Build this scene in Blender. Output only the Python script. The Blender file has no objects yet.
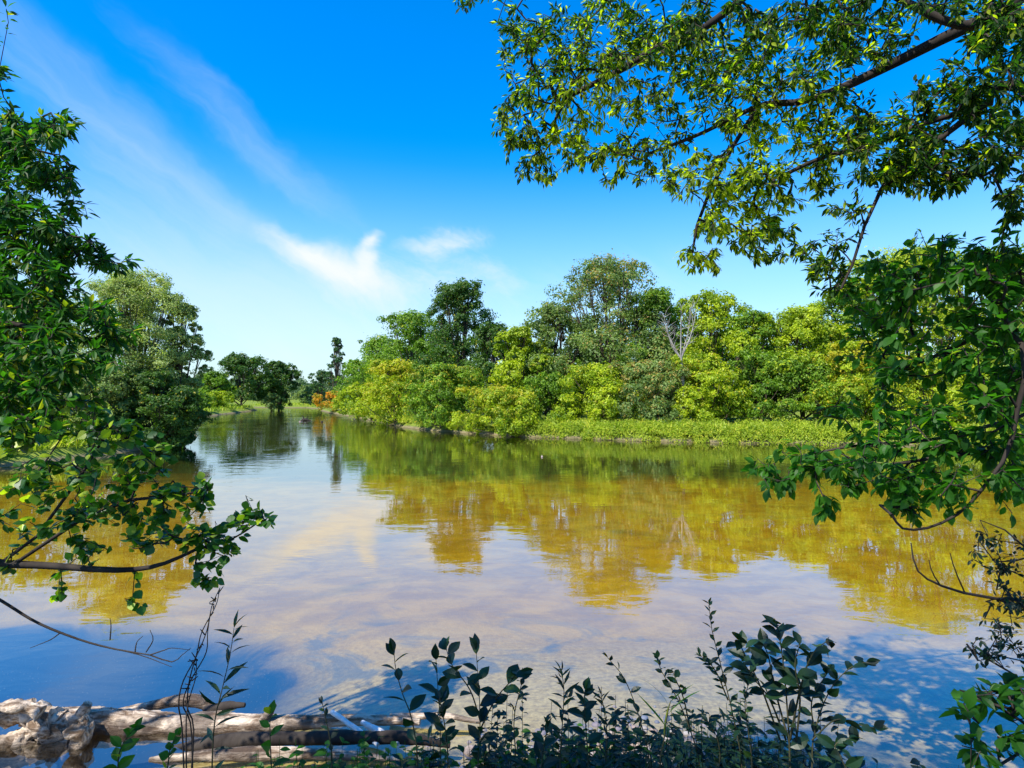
import bpy, math, random
import numpy as np
from mathutils import Vector, noise as mnoise

scene = bpy.context.scene
COL = scene.collection
RS = np.random.RandomState

# ------------------------------------------------------------------ camera
F = 600.0
CAMZ = 2.5
PITCH = math.atan(14.0 / F)
cam_d = bpy.data.cameras.new('camera')
cam = bpy.data.objects.new('camera', cam_d)
COL.objects.link(cam)
cam.location = (0, 0, CAMZ)
cam.rotation_euler = (math.pi / 2 + PITCH, 0, 0)
cam_d.sensor_width = 36
cam_d.lens = 36 * F / 1024
cam_d.clip_start = 0.05
cam_d.clip_end = 8000
scene.camera = cam
CP, SP = math.cos(PITCH), math.sin(PITCH)


def P(px, py, d):
    x = (px - 512) / F * d
    v = -(py - 384) / F * d
    return np.array([x, d * CP - v * SP, CAMZ + d * SP + v * CP])


# ------------------------------------------------------------------ mesh accumulator
def norm(a):
    a = np.asarray(a, float)
    return a / (np.linalg.norm(a, axis=-1, keepdims=True) + 1e-9)


class Acc:
    def __init__(self):
        self.v = []; self.loops = []; self.sizes = []; self.fv = []; self.ft = []; self.n = 0; self.sm = []

    def add(self, verts, faces, v=0.5, t=0.0, smooth=False):
        verts = np.asarray(verts, float).reshape(-1, 3)
        faces = np.asarray(faces, int)
        m = len(faces)
        self.v.append(verts)
        self.loops.append((faces + self.n).ravel())
        self.sizes.append(np.full(m, faces.shape[1]))
        self.fv.append(np.broadcast_to(np.asarray(v, float), (m,)))
        self.ft.append(np.broadcast_to(np.asarray(t, float), (m,)))
        self.sm.append(np.full(m, smooth))
        self.n += len(verts)

    def build(self, name, mat, parent=None, origin=(0, 0, 0)):
        me = bpy.data.meshes.new(name)
        V = np.concatenate(self.v) - np.asarray(origin, float)
        L = np.concatenate(self.loops); S = np.concatenate(self.sizes)
        me.vertices.add(len(V)); me.vertices.foreach_set('co', V.ravel().astype(np.float32))
        me.loops.add(len(L)); me.loops.foreach_set('vertex_index', L.astype(np.int32))
        me.polygons.add(len(S))
        st = np.concatenate([[0], np.cumsum(S)[:-1]])
        me.polygons.foreach_set('loop_start', st.astype(np.int32))
        me.polygons.foreach_set('use_smooth', np.concatenate(self.sm))
        for nm, arr in (('v', self.fv), ('t', self.ft)):
            a = me.attributes.new(nm, 'FLOAT', 'FACE')
            a.data.foreach_set('value', np.concatenate(arr).astype(np.float32))
        me.update(calc_edges=True)
        me.materials.append(mat)
        o = bpy.data.objects.new(name, me)
        COL.objects.link(o)
        if parent is not None:
            o.parent = parent
        else:
            o.location = origin
        return o


def tube(acc, pts, rad, sides=6, v=0.5, cap=True, disp=None):
    pts = np.asarray(pts, float)
    n = len(pts)
    rad = np.broadcast_to(np.asarray(rad, float), (n,))
    tan = norm(np.gradient(pts, axis=0))
    up = np.array([0.0, 0, 1]) if abs(tan[0][2]) < .9 else np.array([1.0, 0, 0])
    xs = []
    x = norm(np.cross(up, tan[0]))
    for i in range(n):
        x = norm(x - tan[i] * np.dot(x, tan[i]))
        xs.append(x)
    xs = np.array(xs)
    ys = np.cross(tan, xs)
    a = np.linspace(0, 2 * math.pi, sides, endpoint=False)
    ring = xs[:, None] * np.cos(a)[None, :, None] + ys[:, None] * np.sin(a)[None, :, None]
    if disp is not None:
        rr = disp(pts[:, None] + ring * rad[:, None, None], rad)
        V = pts[:, None] + ring * rr[..., None]
    else:
        V = pts[:, None] + ring * rad[:, None, None]
    V = V.reshape(-1, 3)
    i = np.arange(n - 1)[:, None] * sides
    j = np.arange(sides)[None]
    j2 = (j + 1) % sides
    Fq = np.stack([i + j, i + j2, i + sides + j2, i + sides + j], -1).reshape(-1, 4)
    acc.add(V, Fq, v, smooth=True)
    if cap:
        for k in (0, n - 1):
            c = np.concatenate([V[k * sides:(k + 1) * sides], pts[k:k + 1]])
            jj = np.arange(sides)
            acc.add(c, np.stack([jj, (jj + 1) % sides, np.full(sides, sides)], -1), v)


# ------------------------------------------------------------------ leaf templates (length 1 along Y)
def tmpl(widths, fold=.10, curl=.12):
    ys = np.linspace(0, 1, len(widths) + 2)
    V = [(0, 0, 0)]
    for y, w in zip(ys[1:-1], widths):
        zc = -curl * y * y
        V += [(-w, y, zc + fold * w * 2), (0, y, zc), (w, y, zc + fold * w * 2)]
    V.append((0, 1, -curl))
    V = np.array(V, float)
    Fc = [(0, 2, 1), (0, 3, 2)]
    k = len(widths)
    Q = []
    for i in range(k - 1):
        a = 1 + 3 * i; b = a + 3
        Q += [(a, a + 1, b + 1, b), (a + 1, a + 2, b + 2, b + 1)]
    a = 1 + 3 * (k - 1); e = len(V) - 1
    Fc += [(a, a + 1, e), (a + 1, a + 2, e)]
    return V, np.array(Fc), np.array(Q, int).reshape(-1, 4)


T_OVATE = tmpl([.16, .22, .13])
T_SLIM = tmpl([.11, .165, .095], fold=.14, curl=.2)
T_ROUND = tmpl([.34, .46, .40, .22], fold=.06, curl=.1)
T_LANCE = tmpl([.07, .10, .06], fold=.2, curl=.35)
T_BROAD = tmpl([.17, .26, .26, .15], fold=.14, curl=.22)
T_BLADE = tmpl([.02, .022, .018], fold=.2, curl=.5)


def leaves(acc, pos, direc, nrm, size, T, v, t=0.0):
    pos = np.asarray(pos, float); n = len(pos)
    if n == 0:
        return
    Y = norm(direc)
    Z = norm(nrm - Y * np.sum(nrm * Y, -1, keepdims=True))
    X = np.cross(Y, Z)
    TV, TF, TQ = T
    V = (X[:, None] * TV[None, :, 0:1] + Y[:, None] * TV[None, :, 1:2] + Z[:, None] * TV[None, :, 2:3]) * np.asarray(size).reshape(-1, 1, 1) + pos[:, None]
    k = len(TV)
    off = (np.arange(n) * k)[:, None, None]
    base = acc.n
    v = np.broadcast_to(v, (n,)); t = np.broadcast_to(t, (n,))
    acc.add(V.reshape(-1, 3), (TF[None] + off).reshape(-1, 3), np.repeat(v, len(TF)), np.repeat(t, len(TF)))
    if len(TQ):
        # second face set indexes the same verts
        m = n * len(TQ)
        acc.loops.append(((TQ[None] + off) + base).ravel()); acc.sizes.append(np.full(m, 4))
        acc.fv.append(np.repeat(v, len(TQ))); acc.ft.append(np.repeat(t, len(TQ))); acc.sm.append(np.full(m, False))


def cards(acc, c, nrm, size, v, t, rng, asp=.6):
    n = len(c)
    N = norm(nrm)
    r = norm(rng.normal(size=(n, 3)))
    X = norm(np.cross(N, r)); Y = np.cross(N, X)
    s = np.asarray(size).reshape(-1, 1)
    b = s * .18
    V = np.stack([c - Y * s * .5, c + X * s * asp * .5 + N * b, c + Y * s * .5, c - X * s * asp * .5 + N * b], 1)
    idx = np.arange(n * 4).reshape(-1, 4)
    acc.add(V.reshape(-1, 3), idx, v, t)


# ------------------------------------------------------------------ materials
def newmat(name):
    m = bpy.data.materials.new(name); m.use_nodes = True
    nt = m.node_tree; nt.nodes.clear()
    return m, nt


def N(nt, kind, **kw):
    n = nt.nodes.new(kind)
    for k, v in kw.items():
        if k.startswith('i_'):
            key = k[2:].replace('_', ' ')
            n.inputs[int(key) if key.isdigit() else key].default_value = v
        else:
            setattr(n, k, v)
    return n


def mixc(nt, fac, a, b, blend='MIX'):
    n = nt.nodes.new('ShaderNodeMix'); n.data_type = 'RGBA'; n.blend_type = blend
    for s, val in ((0, fac), (6, a), (7, b)):
        if hasattr(val, 'is_linked') or isinstance(val, bpy.types.NodeSocket):
            nt.links.new(val, n.inputs[s])
        else:
            n.inputs[s].default_value = val if s == 0 else (*val, 1)
    return n.outputs[2]


def math_(nt, op, a, b=0.0, c=None, clamp=False):
    n = nt.nodes.new('ShaderNodeMath'); n.operation = op; n.use_clamp = clamp
    for s, val in enumerate((a, b) if c is None else (a, b, c)):
        if isinstance(val, bpy.types.NodeSocket):
            nt.links.new(val, n.inputs[s])
        else:
            n.inputs[s].default_value = val
    return n.outputs[0]


def leafmat(name, dark, light, autumn=(0.42, 0.34, 0.02), trans=.35, rough=.5, spec=.3):
    m, nt = newmat(name)
    av = N(nt, 'ShaderNodeAttribute', attribute_name='v')
    at = N(nt, 'ShaderNodeAttribute', attribute_name='t')
    c = mixc(nt, av.outputs['Fac'], dark, light)
    c = mixc(nt, at.outputs['Fac'], c, autumn)
    p = N(nt, 'ShaderNodeBsdfPrincipled', i_Roughness=rough)
    p.inputs['Specular IOR Level'].default_value = spec
    nt.links.new(c, p.inputs['Base Color'])
    tr = N(nt, 'ShaderNodeBsdfTranslucent')
    tc = mixc(nt, .75, c, mixc(nt, 1.0, c, (1.0, 1.15, .35), 'MULTIPLY'))
    tc2 = mixc(nt, 1.0, tc, (1.9, 1.9, 1.3), 'MULTIPLY')
    nt.links.new(tc2, tr.inputs[0])
    ms = N(nt, 'ShaderNodeMixShader', i_0=trans)
    nt.links.new(p.outputs[0], ms.inputs[1]); nt.links.new(tr.outputs[0], ms.inputs[2])
    o = N(nt, 'ShaderNodeOutputMaterial'); nt.links.new(ms.outputs[0], o.inputs[0])
    return m


def barkmat(name, a, b, scale=6.0, rough=.9, bump=.4, stretch=(1, 1, .25)):
    m, nt = newmat(name)
    tc = N(nt, 'ShaderNodeTexCoord')
    mp = N(nt, 'ShaderNodeMapping'); mp.inputs['Scale'].default_value = stretch
    nt.links.new(tc.outputs['Object'], mp.inputs[0])
    nz = N(nt, 'ShaderNodeTexNoise', i_Scale=scale, i_Detail=6.0, i_Roughness=.65)
    nt.links.new(mp.outputs[0], nz.inputs['Vector'])
    rmp = N(nt, 'ShaderNodeMapRange', i_1=.35, i_2=.65); nt.links.new(nz.outputs[0], rmp.inputs[0])
    c = mixc(nt, rmp.outputs[0], a, b)
    p = N(nt, 'ShaderNodeBsdfPrincipled', i_Roughness=rough); p.inputs['Specular IOR Level'].default_value = .2
    nt.links.new(c, p.inputs['Base Color'])
    bp = N(nt, 'ShaderNodeBump', i_Strength=bump, i_Distance=.02); nt.links.new(nz.outputs[0], bp.inputs['Height'])
    nt.links.new(bp.outputs[0], p.inputs['Normal'])
    o = N(nt, 'ShaderNodeOutputMaterial'); nt.links.new(p.outputs[0], o.inputs[0])
    return m


M = {}
M['dark'] = leafmat('foliage_dark_green', (.026, .075, .010), (.085, .165, .020))
M['mid'] = leafmat('foliage_mid_green', (.060, .135, .007), (.200, .320, .020))
M['yell'] = leafmat('foliage_yellow_green', (.130, .210, .005), (.390, .450, .014))
M['grey'] = leafmat('foliage_grey_green', (.065, .120, .026), (.220, .300, .075), autumn=(.36, .24, .06))
M['willow'] = leafmat('foliage_willow', (.130, .185, .045), (.420, .480, .150), autumn=(.40, .34, .12))
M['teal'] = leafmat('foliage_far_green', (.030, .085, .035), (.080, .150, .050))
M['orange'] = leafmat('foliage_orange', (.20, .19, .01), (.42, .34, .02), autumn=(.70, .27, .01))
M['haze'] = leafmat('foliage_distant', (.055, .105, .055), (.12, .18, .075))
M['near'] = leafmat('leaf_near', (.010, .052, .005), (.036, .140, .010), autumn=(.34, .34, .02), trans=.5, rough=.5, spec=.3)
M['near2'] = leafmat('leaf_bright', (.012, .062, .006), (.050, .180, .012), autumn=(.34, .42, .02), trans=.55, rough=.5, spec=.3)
M['over'] = leafmat('leaf_overhead', (.008, .032, .006), (.030, .085, .008), autumn=(.36, .44, .012), trans=.62, rough=.55, spec=.25)  # autumn slot is lime: sun through leaves painted in; greens darkened for crown shade
M['round'] = leafmat('leaf_round', (.012, .060, .005), (.045, .150, .010), autumn=(.40, .50, .02), trans=.42, rough=.4, spec=.4)  # autumn slot is lime: sunlit leaves painted in among the greens
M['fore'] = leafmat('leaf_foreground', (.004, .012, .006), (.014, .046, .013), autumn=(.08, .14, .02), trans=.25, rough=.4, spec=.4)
M['grass'] = leafmat('bank_plants', (.14, .22, .010), (.36, .42, .03), autumn=(.50, .46, .05))
M['bark'] = barkmat('bark_brown', (.045, .032, .022), (.11, .085, .06))
M['barkdark'] = barkmat('bark_dark', (.018, .014, .012), (.05, .04, .032))
M['greywood'] = barkmat('bark_grey_dead', (.13, .12, .105), (.34, .32, .29))
M['deadwood'] = barkmat('bark_bleached', (.50, .46, .42), (.80, .76, .70))
M['stem'] = barkmat('stem_brown_green', (.03, .035, .015), (.07, .06, .03))
M['stone'] = barkmat('stone_pale', (.18, .14, .12), (.40, .32, .27), scale=14, stretch=(1, 1, 1))

# ------------------------------------------------------------------ river and terrain
RIVER = np.array([(-14, 9), (-10, 5.2), (-6, 3.5), (-2.5, 3.45), (-.8, 3.8), (.3, 4.25), (1.2, 4.4), (2, 4.2), (2.6, 3.8), (3.6, 3.5),
                  (5, 4), (9, 5.5), (16, 8), (30, 11), (60, 12), (150, 0),
                  (150, 40), (60, 36), (30, 31), (20, 32), (12.7, 33), (7.5, 35), (.8, 38.5), (-3, 42), (-6, 46), (-9.6, 52), (-13, 60),
                  (-19, 75), (-30, 100), (-39, 122), (-42, 135), (-52, 152), (-80, 165), (-140, 170),
                  (-140, 150), (-80, 145), (-60, 136), (-53, 124), (-46, 100), (-41, 80), (-33, 62), (-26, 48), (-20, 38), (-18.3, 33), (-17.7, 27),
                  (-18.2, 21), (-19, 16), (-17, 11.5)], float)


def sdist(X, Y):
    """positive on land, negative in the river"""
    p = np.stack([X, Y], -1)
    best = np.full(X.shape, 1e9); inside = np.zeros(X.shape, bool)
    n = len(RIVER)
    for i in range(n):
        a = RIVER[i]; b = RIVER[(i + 1) % n]
        ab = b - a
        tt = np.clip(((p - a) @ ab) / (ab @ ab), 0, 1)
        d = np.linalg.norm(p - a - tt[..., None] * ab, axis=-1)
        best = np.minimum(best, d)
        c = ((a[1] > Y) != (b[1] > Y)) & (X < (b[0] - a[0]) * (Y - a[1]) / (b[1] - a[1] + 1e-12) + a[0])
        inside ^= c
    return np.where(inside, -best, best)


def vnoise(X, Y, f, seed=0):
    r = RS(seed); out = 0
    for k in range(7):
        a = r.uniform(0, 6.28); q = f * r.uniform(.6, 1.7)
        out = out + np.sin((X * math.cos(a) + Y * math.sin(a)) * q + r.uniform(0, 6.28))
    return out / 7 ** .5


def height(X, Y):
    X = np.asarray(X, float); Y = np.asarray(Y, float)
    sd = sdist(X, Y) + vnoise(X, Y, 2.2, 3) * .10 + vnoise(X, Y, .6, 4) * .12 * np.clip(Y / 10, 0, 1)
    land = np.minimum(.30 * sd, .9 + .012 * sd) + np.where(sd > .5, vnoise(X, Y, 1.1, 5) * .05, 0)
    far = (Y > 12)
    steep = np.minimum(sd * .8, .55 + .03 * sd)
    steep = np.minimum(sd * 1.6, .45 + .03 * sd)
    land = np.where(far, np.minimum(steep, 2.2) + vnoise(X, Y, .5, 9) * .06, land)
    wat = np.maximum(.14 * sd, -.42)
    # deeper channel under the far side
    ch = np.clip((Y - 20) / 14, 0, 1)
    wat = np.where(far, np.maximum(sd * (.14 + .2 * np.clip((Y - 12) / 8, 0, 1)), -.42 - .7 * ch), wat)
    # pool by the left log
    pool = np.exp(-(((X + 4.2) / 2.0) ** 2 + ((Y - 5.6) / 1.3) ** 2))
    wat = wat - .5 * pool * np.clip(-sd / .5, 0, 1)
    wat = wat + vnoise(X, Y, 1.3, 7) * .025
    return np.where(sd > 0, land, np.minimum(wat, -.005))


def gz(x, y):
    return float(height(np.array([x]), np.array([y]))[0])


def grid_axis(lo, hi, n, c, s):
    a = np.arcsinh((lo - c) / s); b = np.arcsinh((hi - c) / s)
    return c + s * np.sinh(np.linspace(a, b, n))


gx = grid_axis(-3000, 3000, 420, 0, 6)
gy = grid_axis(-600, 4000, 460, 4.2, 4)
GX, GY = np.meshgrid(gx, gy)
GZ = height(GX, GY)
GSD = sdist(GX, GY)
hill = np.clip((np.hypot(GX, GY) - 190) / 500, 0, 1) * 16
GZ = GZ + np.where(GSD > 3, hill, 0)
acc = Acc()
nx, ny = len(gx), len(gy)
i, j = np.meshgrid(np.arange(ny - 1), np.arange(nx - 1), indexing='ij')
q = np.stack([i * nx + j, i * nx + j + 1, (i + 1) * nx + j + 1, (i + 1) * nx + j], -1).reshape(-1, 4)
acc.add(np.stack([GX, GY, GZ], -1).reshape(-1, 3), q, smooth=True)


def ground_mat():
    m, nt = newmat('ground_and_riverbed')
    L = nt.links
    geo = N(nt, 'ShaderNodeNewGeometry')
    sep = N(nt, 'ShaderNodeSeparateXYZ'); L.new(geo.outputs['Position'], sep.inputs[0])
    X, Y, Z = sep.outputs

    def noise(scale, detail=5, rough=.6, vec=None, dist=0.0):
        n = N(nt, 'ShaderNodeTexNoise', i_Scale=scale, i_Detail=float(detail), i_Roughness=rough, i_Distortion=dist)
        L.new(vec or geo.outputs['Position'], n.inputs['Vector'])
        return n.outputs[0]

    def mr(x, a, b, c=0.0, d=1.0):
        n = N(nt, 'ShaderNodeMapRange', i_1=a, i_2=b, i_3=c, i_4=d); n.interpolation_type = 'SMOOTHSTEP'
        if isinstance(x, bpy.types.NodeSocket):
            L.new(x, n.inputs[0])
        return n.outputs[0]
    # stretched coordinates for bed streaks along the current
    mp = N(nt, 'ShaderNodeMapping'); mp.inputs['Scale'].default_value = (.6, .8, 1); L.new(geo.outputs['Position'], mp.inputs[0])
    n_big = noise(.55, 4, .6, mp.outputs[0], .6)
    n_mid = noise(2.2, 5, .65, mp.outputs[0], .4)
    n_fine = noise(16, 5, .7)
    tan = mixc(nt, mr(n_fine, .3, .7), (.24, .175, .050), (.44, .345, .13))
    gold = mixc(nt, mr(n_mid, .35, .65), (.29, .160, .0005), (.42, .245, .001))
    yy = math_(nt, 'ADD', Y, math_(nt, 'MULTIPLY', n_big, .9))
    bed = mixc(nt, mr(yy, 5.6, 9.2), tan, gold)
    # weed patches
    weed = mr(n_big, .60, .72)
    bed = mixc(nt, math_(nt, 'MULTIPLY', weed, .55), bed, (.10, .09, .012))
    n_w = noise(1.3, 6, .6, mp.outputs[0], 1.2)
    nearw = mr(Y, 9, 7)
    bed = mixc(nt, math_(nt, 'MULTIPLY', math_(nt, 'MULTIPLY', mr(n_w, .52, .66), .65), nearw), bed, (.06, .09, .10))
    # pool lower left: tree shade painted over the silt as dark blue
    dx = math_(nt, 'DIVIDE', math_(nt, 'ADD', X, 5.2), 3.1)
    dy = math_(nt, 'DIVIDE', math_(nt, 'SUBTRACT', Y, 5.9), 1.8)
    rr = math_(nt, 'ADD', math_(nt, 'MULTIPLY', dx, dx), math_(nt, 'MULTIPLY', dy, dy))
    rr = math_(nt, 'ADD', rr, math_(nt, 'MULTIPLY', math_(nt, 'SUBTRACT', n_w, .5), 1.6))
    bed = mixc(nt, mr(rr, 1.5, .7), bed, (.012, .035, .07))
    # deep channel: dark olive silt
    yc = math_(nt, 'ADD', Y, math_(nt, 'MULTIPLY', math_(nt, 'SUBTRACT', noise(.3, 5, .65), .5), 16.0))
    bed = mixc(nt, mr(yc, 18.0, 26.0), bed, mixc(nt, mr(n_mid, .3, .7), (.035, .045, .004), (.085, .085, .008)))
    # gravel specks
    vo = N(nt, 'ShaderNodeTexVoronoi', i_Scale=22.0); L.new(geo.outputs['Position'], vo.inputs['Vector'])
    spk = math_(nt, 'MULTIPLY', mr(vo.outputs['Distance'], .16, .08), mr(Y, 10, 4))
    bed = mixc(nt, math_(nt, 'MULTIPLY', spk, .2), bed, (.62, .58, .50))
    # land
    soil = mixc(nt, mr(n_fine, .3, .7), (.05, .04, .03), (.16, .13, .10))
    gr = mixc(nt, mr(noise(3, 6, .7), .35, .65), (.07, .12, .012), (.20, .24, .03))
    sand = mixc(nt, mr(n_fine, .35, .65), (.18, .14, .10), (.34, .28, .22))
    sand = mixc(nt, mr(Y, 9, 14), sand, (.16, .13, .07))
    land = mixc(nt, mr(Z, .08, .25), sand, mixc(nt, mr(Y, 8, 14), soil, gr))
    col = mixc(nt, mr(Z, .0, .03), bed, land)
    p = N(nt, 'ShaderNodeBsdfPrincipled', i_Roughness=.9); p.inputs['Specular IOR Level'].default_value = .15
    L.new(col, p.inputs['Base Color'])
    bp = N(nt, 'ShaderNodeBump', i_Strength=.5, i_Distance=.03); L.new(n_fine, bp.inputs['Height']); L.new(bp.outputs[0], p.inputs['Normal'])
    o = N(nt, 'ShaderNodeOutputMaterial'); L.new(p.outputs[0], o.inputs[0])
    return m


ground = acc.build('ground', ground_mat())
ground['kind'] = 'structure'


def water_mat():
    m, nt = newmat('river_water'); L = nt.links
    geo = N(nt, 'ShaderNodeNewGeometry')
    mp = N(nt, 'ShaderNodeMapping'); mp.inputs['Scale'].default_value = (.55, 1.0, 1); L.new(geo.outputs['Position'], mp.inputs[0])
    n1 = N(nt, 'ShaderNodeTexNoise', i_Scale=2.2, i_Detail=3.0, i_Roughness=.5, i_Distortion=.4); L.new(mp.outputs[0], n1.inputs['Vector'])
    n2 = N(nt, 'ShaderNodeTexNoise', i_Scale=8.0, i_Detail=2.0, i_Roughness=.5); L.new(mp.outputs[0], n2.inputs['Vector'])
    n3 = N(nt, 'ShaderNodeTexNoise', i_Scale=.16, i_Detail=3.0); L.new(geo.outputs['Position'], n3.inputs['Vector'])
    amp = N(nt, 'ShaderNodeMapRange', i_1=.40, i_2=.62, i_3=.25, i_4=1.0); L.new(n3.outputs[0], amp.inputs[0])
    sep = N(nt, 'ShaderNodeSeparateXYZ'); L.new(geo.outputs['Position'], sep.inputs[0])
    far = N(nt, 'ShaderNodeMapRange', i_1=15.0, i_2=60.0, i_3=1.0, i_4=3.0); L.new(sep.outputs[1], far.inputs[0])
    h = math_(nt, 'ADD', n1.outputs[0], math_(nt, 'MULTIPLY', n2.outputs[0], .16))
    h = math_(nt, 'MULTIPLY', h, math_(nt, 'MULTIPLY', amp.outputs[0], far.outputs[0]))
    bp = N(nt, 'ShaderNodeBump', i_Strength=1.0, i_Distance=.0062); L.new(h, bp.inputs['Height'])
    dt = N(nt, 'ShaderNodeVectorMath', operation='DOT_PRODUCT'); L.new(bp.outputs[0], dt.inputs[0]); L.new(geo.outputs['Incoming'], dt.inputs[1])
    cs = math_(nt, 'SUBTRACT', 1.0, math_(nt, 'ABSOLUTE', dt.outputs['Value']), clamp=True)
    frs = math_(nt, 'ADD', math_(nt, 'MULTIPLY', math_(nt, 'POWER', cs, 2.3), .95), .04, clamp=True)
    gl = N(nt, 'ShaderNodeBsdfGlossy', i_Roughness=.015); L.new(bp.outputs[0], gl.inputs['Normal'])
    tr = N(nt, 'ShaderNodeBsdfTransparent'); tr.inputs[0].default_value = (.97, .97, .92, 1)
    ms = N(nt, 'ShaderNodeMixShader'); L.new(frs, ms.inputs[0]); L.new(tr.outputs[0], ms.inputs[1]); L.new(gl.outputs[0], ms.inputs[2])
    o = N(nt, 'ShaderNodeOutputMaterial'); L.new(ms.outputs[0], o.inputs[0])
    return m


acc = Acc()
xs = np.linspace(-160, 170, 12); ys = np.linspace(-2, 175, 8)
WX, WY = np.meshgrid(xs, ys)
i, j = np.meshgrid(np.arange(7), np.arange(11), indexing='ij')
acc.add(np.stack([WX, WY, WX * 0], -1).reshape(-1, 3), np.stack([i * 12 + j, i * 12 + j + 1, (i + 1) * 12 + j + 1, (i + 1) * 12 + j], -1).reshape(-1, 4))
water = acc.build('river_water', water_mat()); water['kind'] = 'structure'


# ------------------------------------------------------------------ tagging
def tag(o, label, cat, group=None, kind=None):
    o['label'] = label; o['category'] = cat
    if group: o['group'] = group
    if kind: o['kind'] = kind
    return o


def thing(name, loc, label, cat, group=None):
    o = bpy.data.objects.new(name, None); COL.objects.link(o)
    o.empty_display_size = .2
    o.location = loc
    return tag(o, label, cat, group)


# ------------------------------------------------------------------ mid and far trees
def crown_pts(rng, lobes, n, ub=.15):
    L = np.array(lobes)
    w = L[:, 3] ** 2; w = w / w.sum()
    cnt = rng.multinomial(n, w)
    C = []; NN = []; LI = []; SI = []
    for k, c in enumerate(cnt):
        if c == 0: continue
        r = L[k, 3]
        ns = max(9, int(14 * (c / (n * w.mean()))))
        sd_ = norm(rng.normal(size=(ns, 3)) + np.array([0, 0, ub]))
        sd_[:, 2] = np.where(sd_[:, 2] < -.6, -sd_[:, 2], sd_[:, 2])
        sc = sd_ * r * rng.uniform(.62, 1.0, (ns, 1)); sc[:, 2] *= L[k, 4]
        sr = r * rng.uniform(.22, .48, ns)
        a = rng.randint(0, ns, c)
        d = norm(rng.normal(size=(c, 3)))
        rad = sr[a] * rng.uniform(0, 1, c) ** .4 * np.where(rng.uniform(0, 1, c) < .14, rng.uniform(1.1, 1.7, c), 1)
        C.append(L[k, :3] + sc[a] + d * rad[:, None] * np.array([1, 1, .75]))
        NN.append(d + sd_[a] * .8 + rng.normal(size=(c, 3)) * .45 + np.array([0, 0, .25]))
        LI.append(np.full(c, k)); SI.append(a + k * 100)
    return np.concatenate(C), np.concatenate(NN), np.concatenate(LI), np.concatenate(SI)


GROUPS = {'r': 'trees and shrubs along the right bank', 'l': 'trees and shrubs on the left bank', 'f': 'trees far up the river'}


def tree(name, px, top, width, d, mat, n, label, cat='tree', seed=1, low=.12, leaf=.22, autumn=0.0, lobes=9, group=None, airy=0.0, base=None, shape=1.0, trunk=True, topt=True, depth=1.0):
    rng = RS(seed)
    x, y, zt = P(px, top, d)
    z0 = gz(x, y) if base is None else base
    z0 = max(z0, -.1)
    H = zt - z0; W = width / F * d * (1.38 if group == R_ else 1.12)
    Lb = []
    R = W / 2
    nl = int(lobes * 2.4)
    pk = .42
    for k in range(nl):
        f = (k + .5) / nl
        hz = low + (1 - low) * f ** .9
        q_ = (hz - pk) / (1.04 - pk) if hz > pk else (pk - hz) / (pk + .35)
        env = math.sqrt(max(.02, 1 - q_ * q_)) * (shape + (1 - shape) * (1 - hz))
        rl = min(R * rng.uniform(.24, .46) * (1 - .25 * hz), H * .3)
        a = k * 2.4 + rng.uniform(-.5, .5)
        rad = max(0, R * env - rl * .85) * (rng.uniform(.75, 1.08) if k % 3 else rng.uniform(.1, .6))
        zc = min(max(H * hz, rl * .5), H - rl * .8)
        Lb.append((math.cos(a) * rad, math.sin(a) * rad * depth, zc, rl, rng.uniform(.75, 1.0)))
    rl = R * .36
    Lb.append((rng.uniform(-.25, .25) * R, 0, H - rl * .92, rl, .95))
    C, NN, LI, SI = crown_pts(rng, Lb, int(n * 1.35))
    C[:, 2] = np.maximum(C[:, 2], .02)
    lt = rng.uniform(-.22, .22, len(Lb))[LI] + np.sin(SI * 12.9898) * .24
    v = np.clip(rng.normal(.45, .2, len(C)) + lt, 0, 1)
    hh = C[:, 2] / H
    t = (rng.uniform(0, 1, len(C)) < .03) * rng.uniform(.3, .9, len(C))
    if autumn > 0:
        pr = autumn * (np.clip(hh if topt else 1 - hh, 0, 1) ** 1.5) * (.8 + 1.4 * np.sin(SI * 7.13)) + autumn * .15
        t = np.clip((rng.uniform(0, 1, len(C)) < pr) * rng.uniform(.35, 1, len(C)), 0, 1)
    if airy:
        keep = rng.uniform(0, 1, len(C)) > airy * (np.sin(SI * 3.7) > .1)
        C, NN, v, t = C[keep], NN[keep], v[keep], t[keep]
    e = thing(name, (x, y, z0), label, cat, group)
    a = Acc(); cards(a, C, NN, leaf * 1.02 * rng.uniform(.6, 1.35, len(C)), v, t, rng)
    a.build('crown' if cat == 'tree' else 'foliage', M[mat], e)
    if trunk:
        a = Acc()
        tr = max(.03, H * .017)
        top_ = np.array([Lb[-1][0] * .6, 0, H * .8])
        pts = np.array([[0, 0, -.3], [tr, 0, H * .15], [-tr, tr, H * .4], top_])
        pts = spline(pts, 9)
        tube(a, pts, np.linspace(tr * 1.3, tr * .3, 9), 7)
        for (lx, ly, lz, lr, _) in Lb:
            s = min(.85, max(.12, lz / H * .55)); k = int(s * 8)
            p0 = pts[k]; p1 = np.array([lx, ly, lz])
            mid = (p0 + p1) / 2 + np.array([0, 0, -.06 * H * .3])
            tube(a, spline(np.array([p0, mid, p1]), 5), np.linspace(tr * .5, tr * .12, 5), 5)
            for _k in range(3):
                p2 = p1 + norm(rng.normal(size=3) + np.array([0, 0, .5])) * lr * .9
                tube(a, np.array([p1 * .5 + mid * .5, p1 * .4 + p2 * .6, p2]), [tr * .2, tr * .1, tr * .04], 4)
        a.build('trunk' if cat == 'tree' else 'stem', M['bark'], e)
    return e


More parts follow.
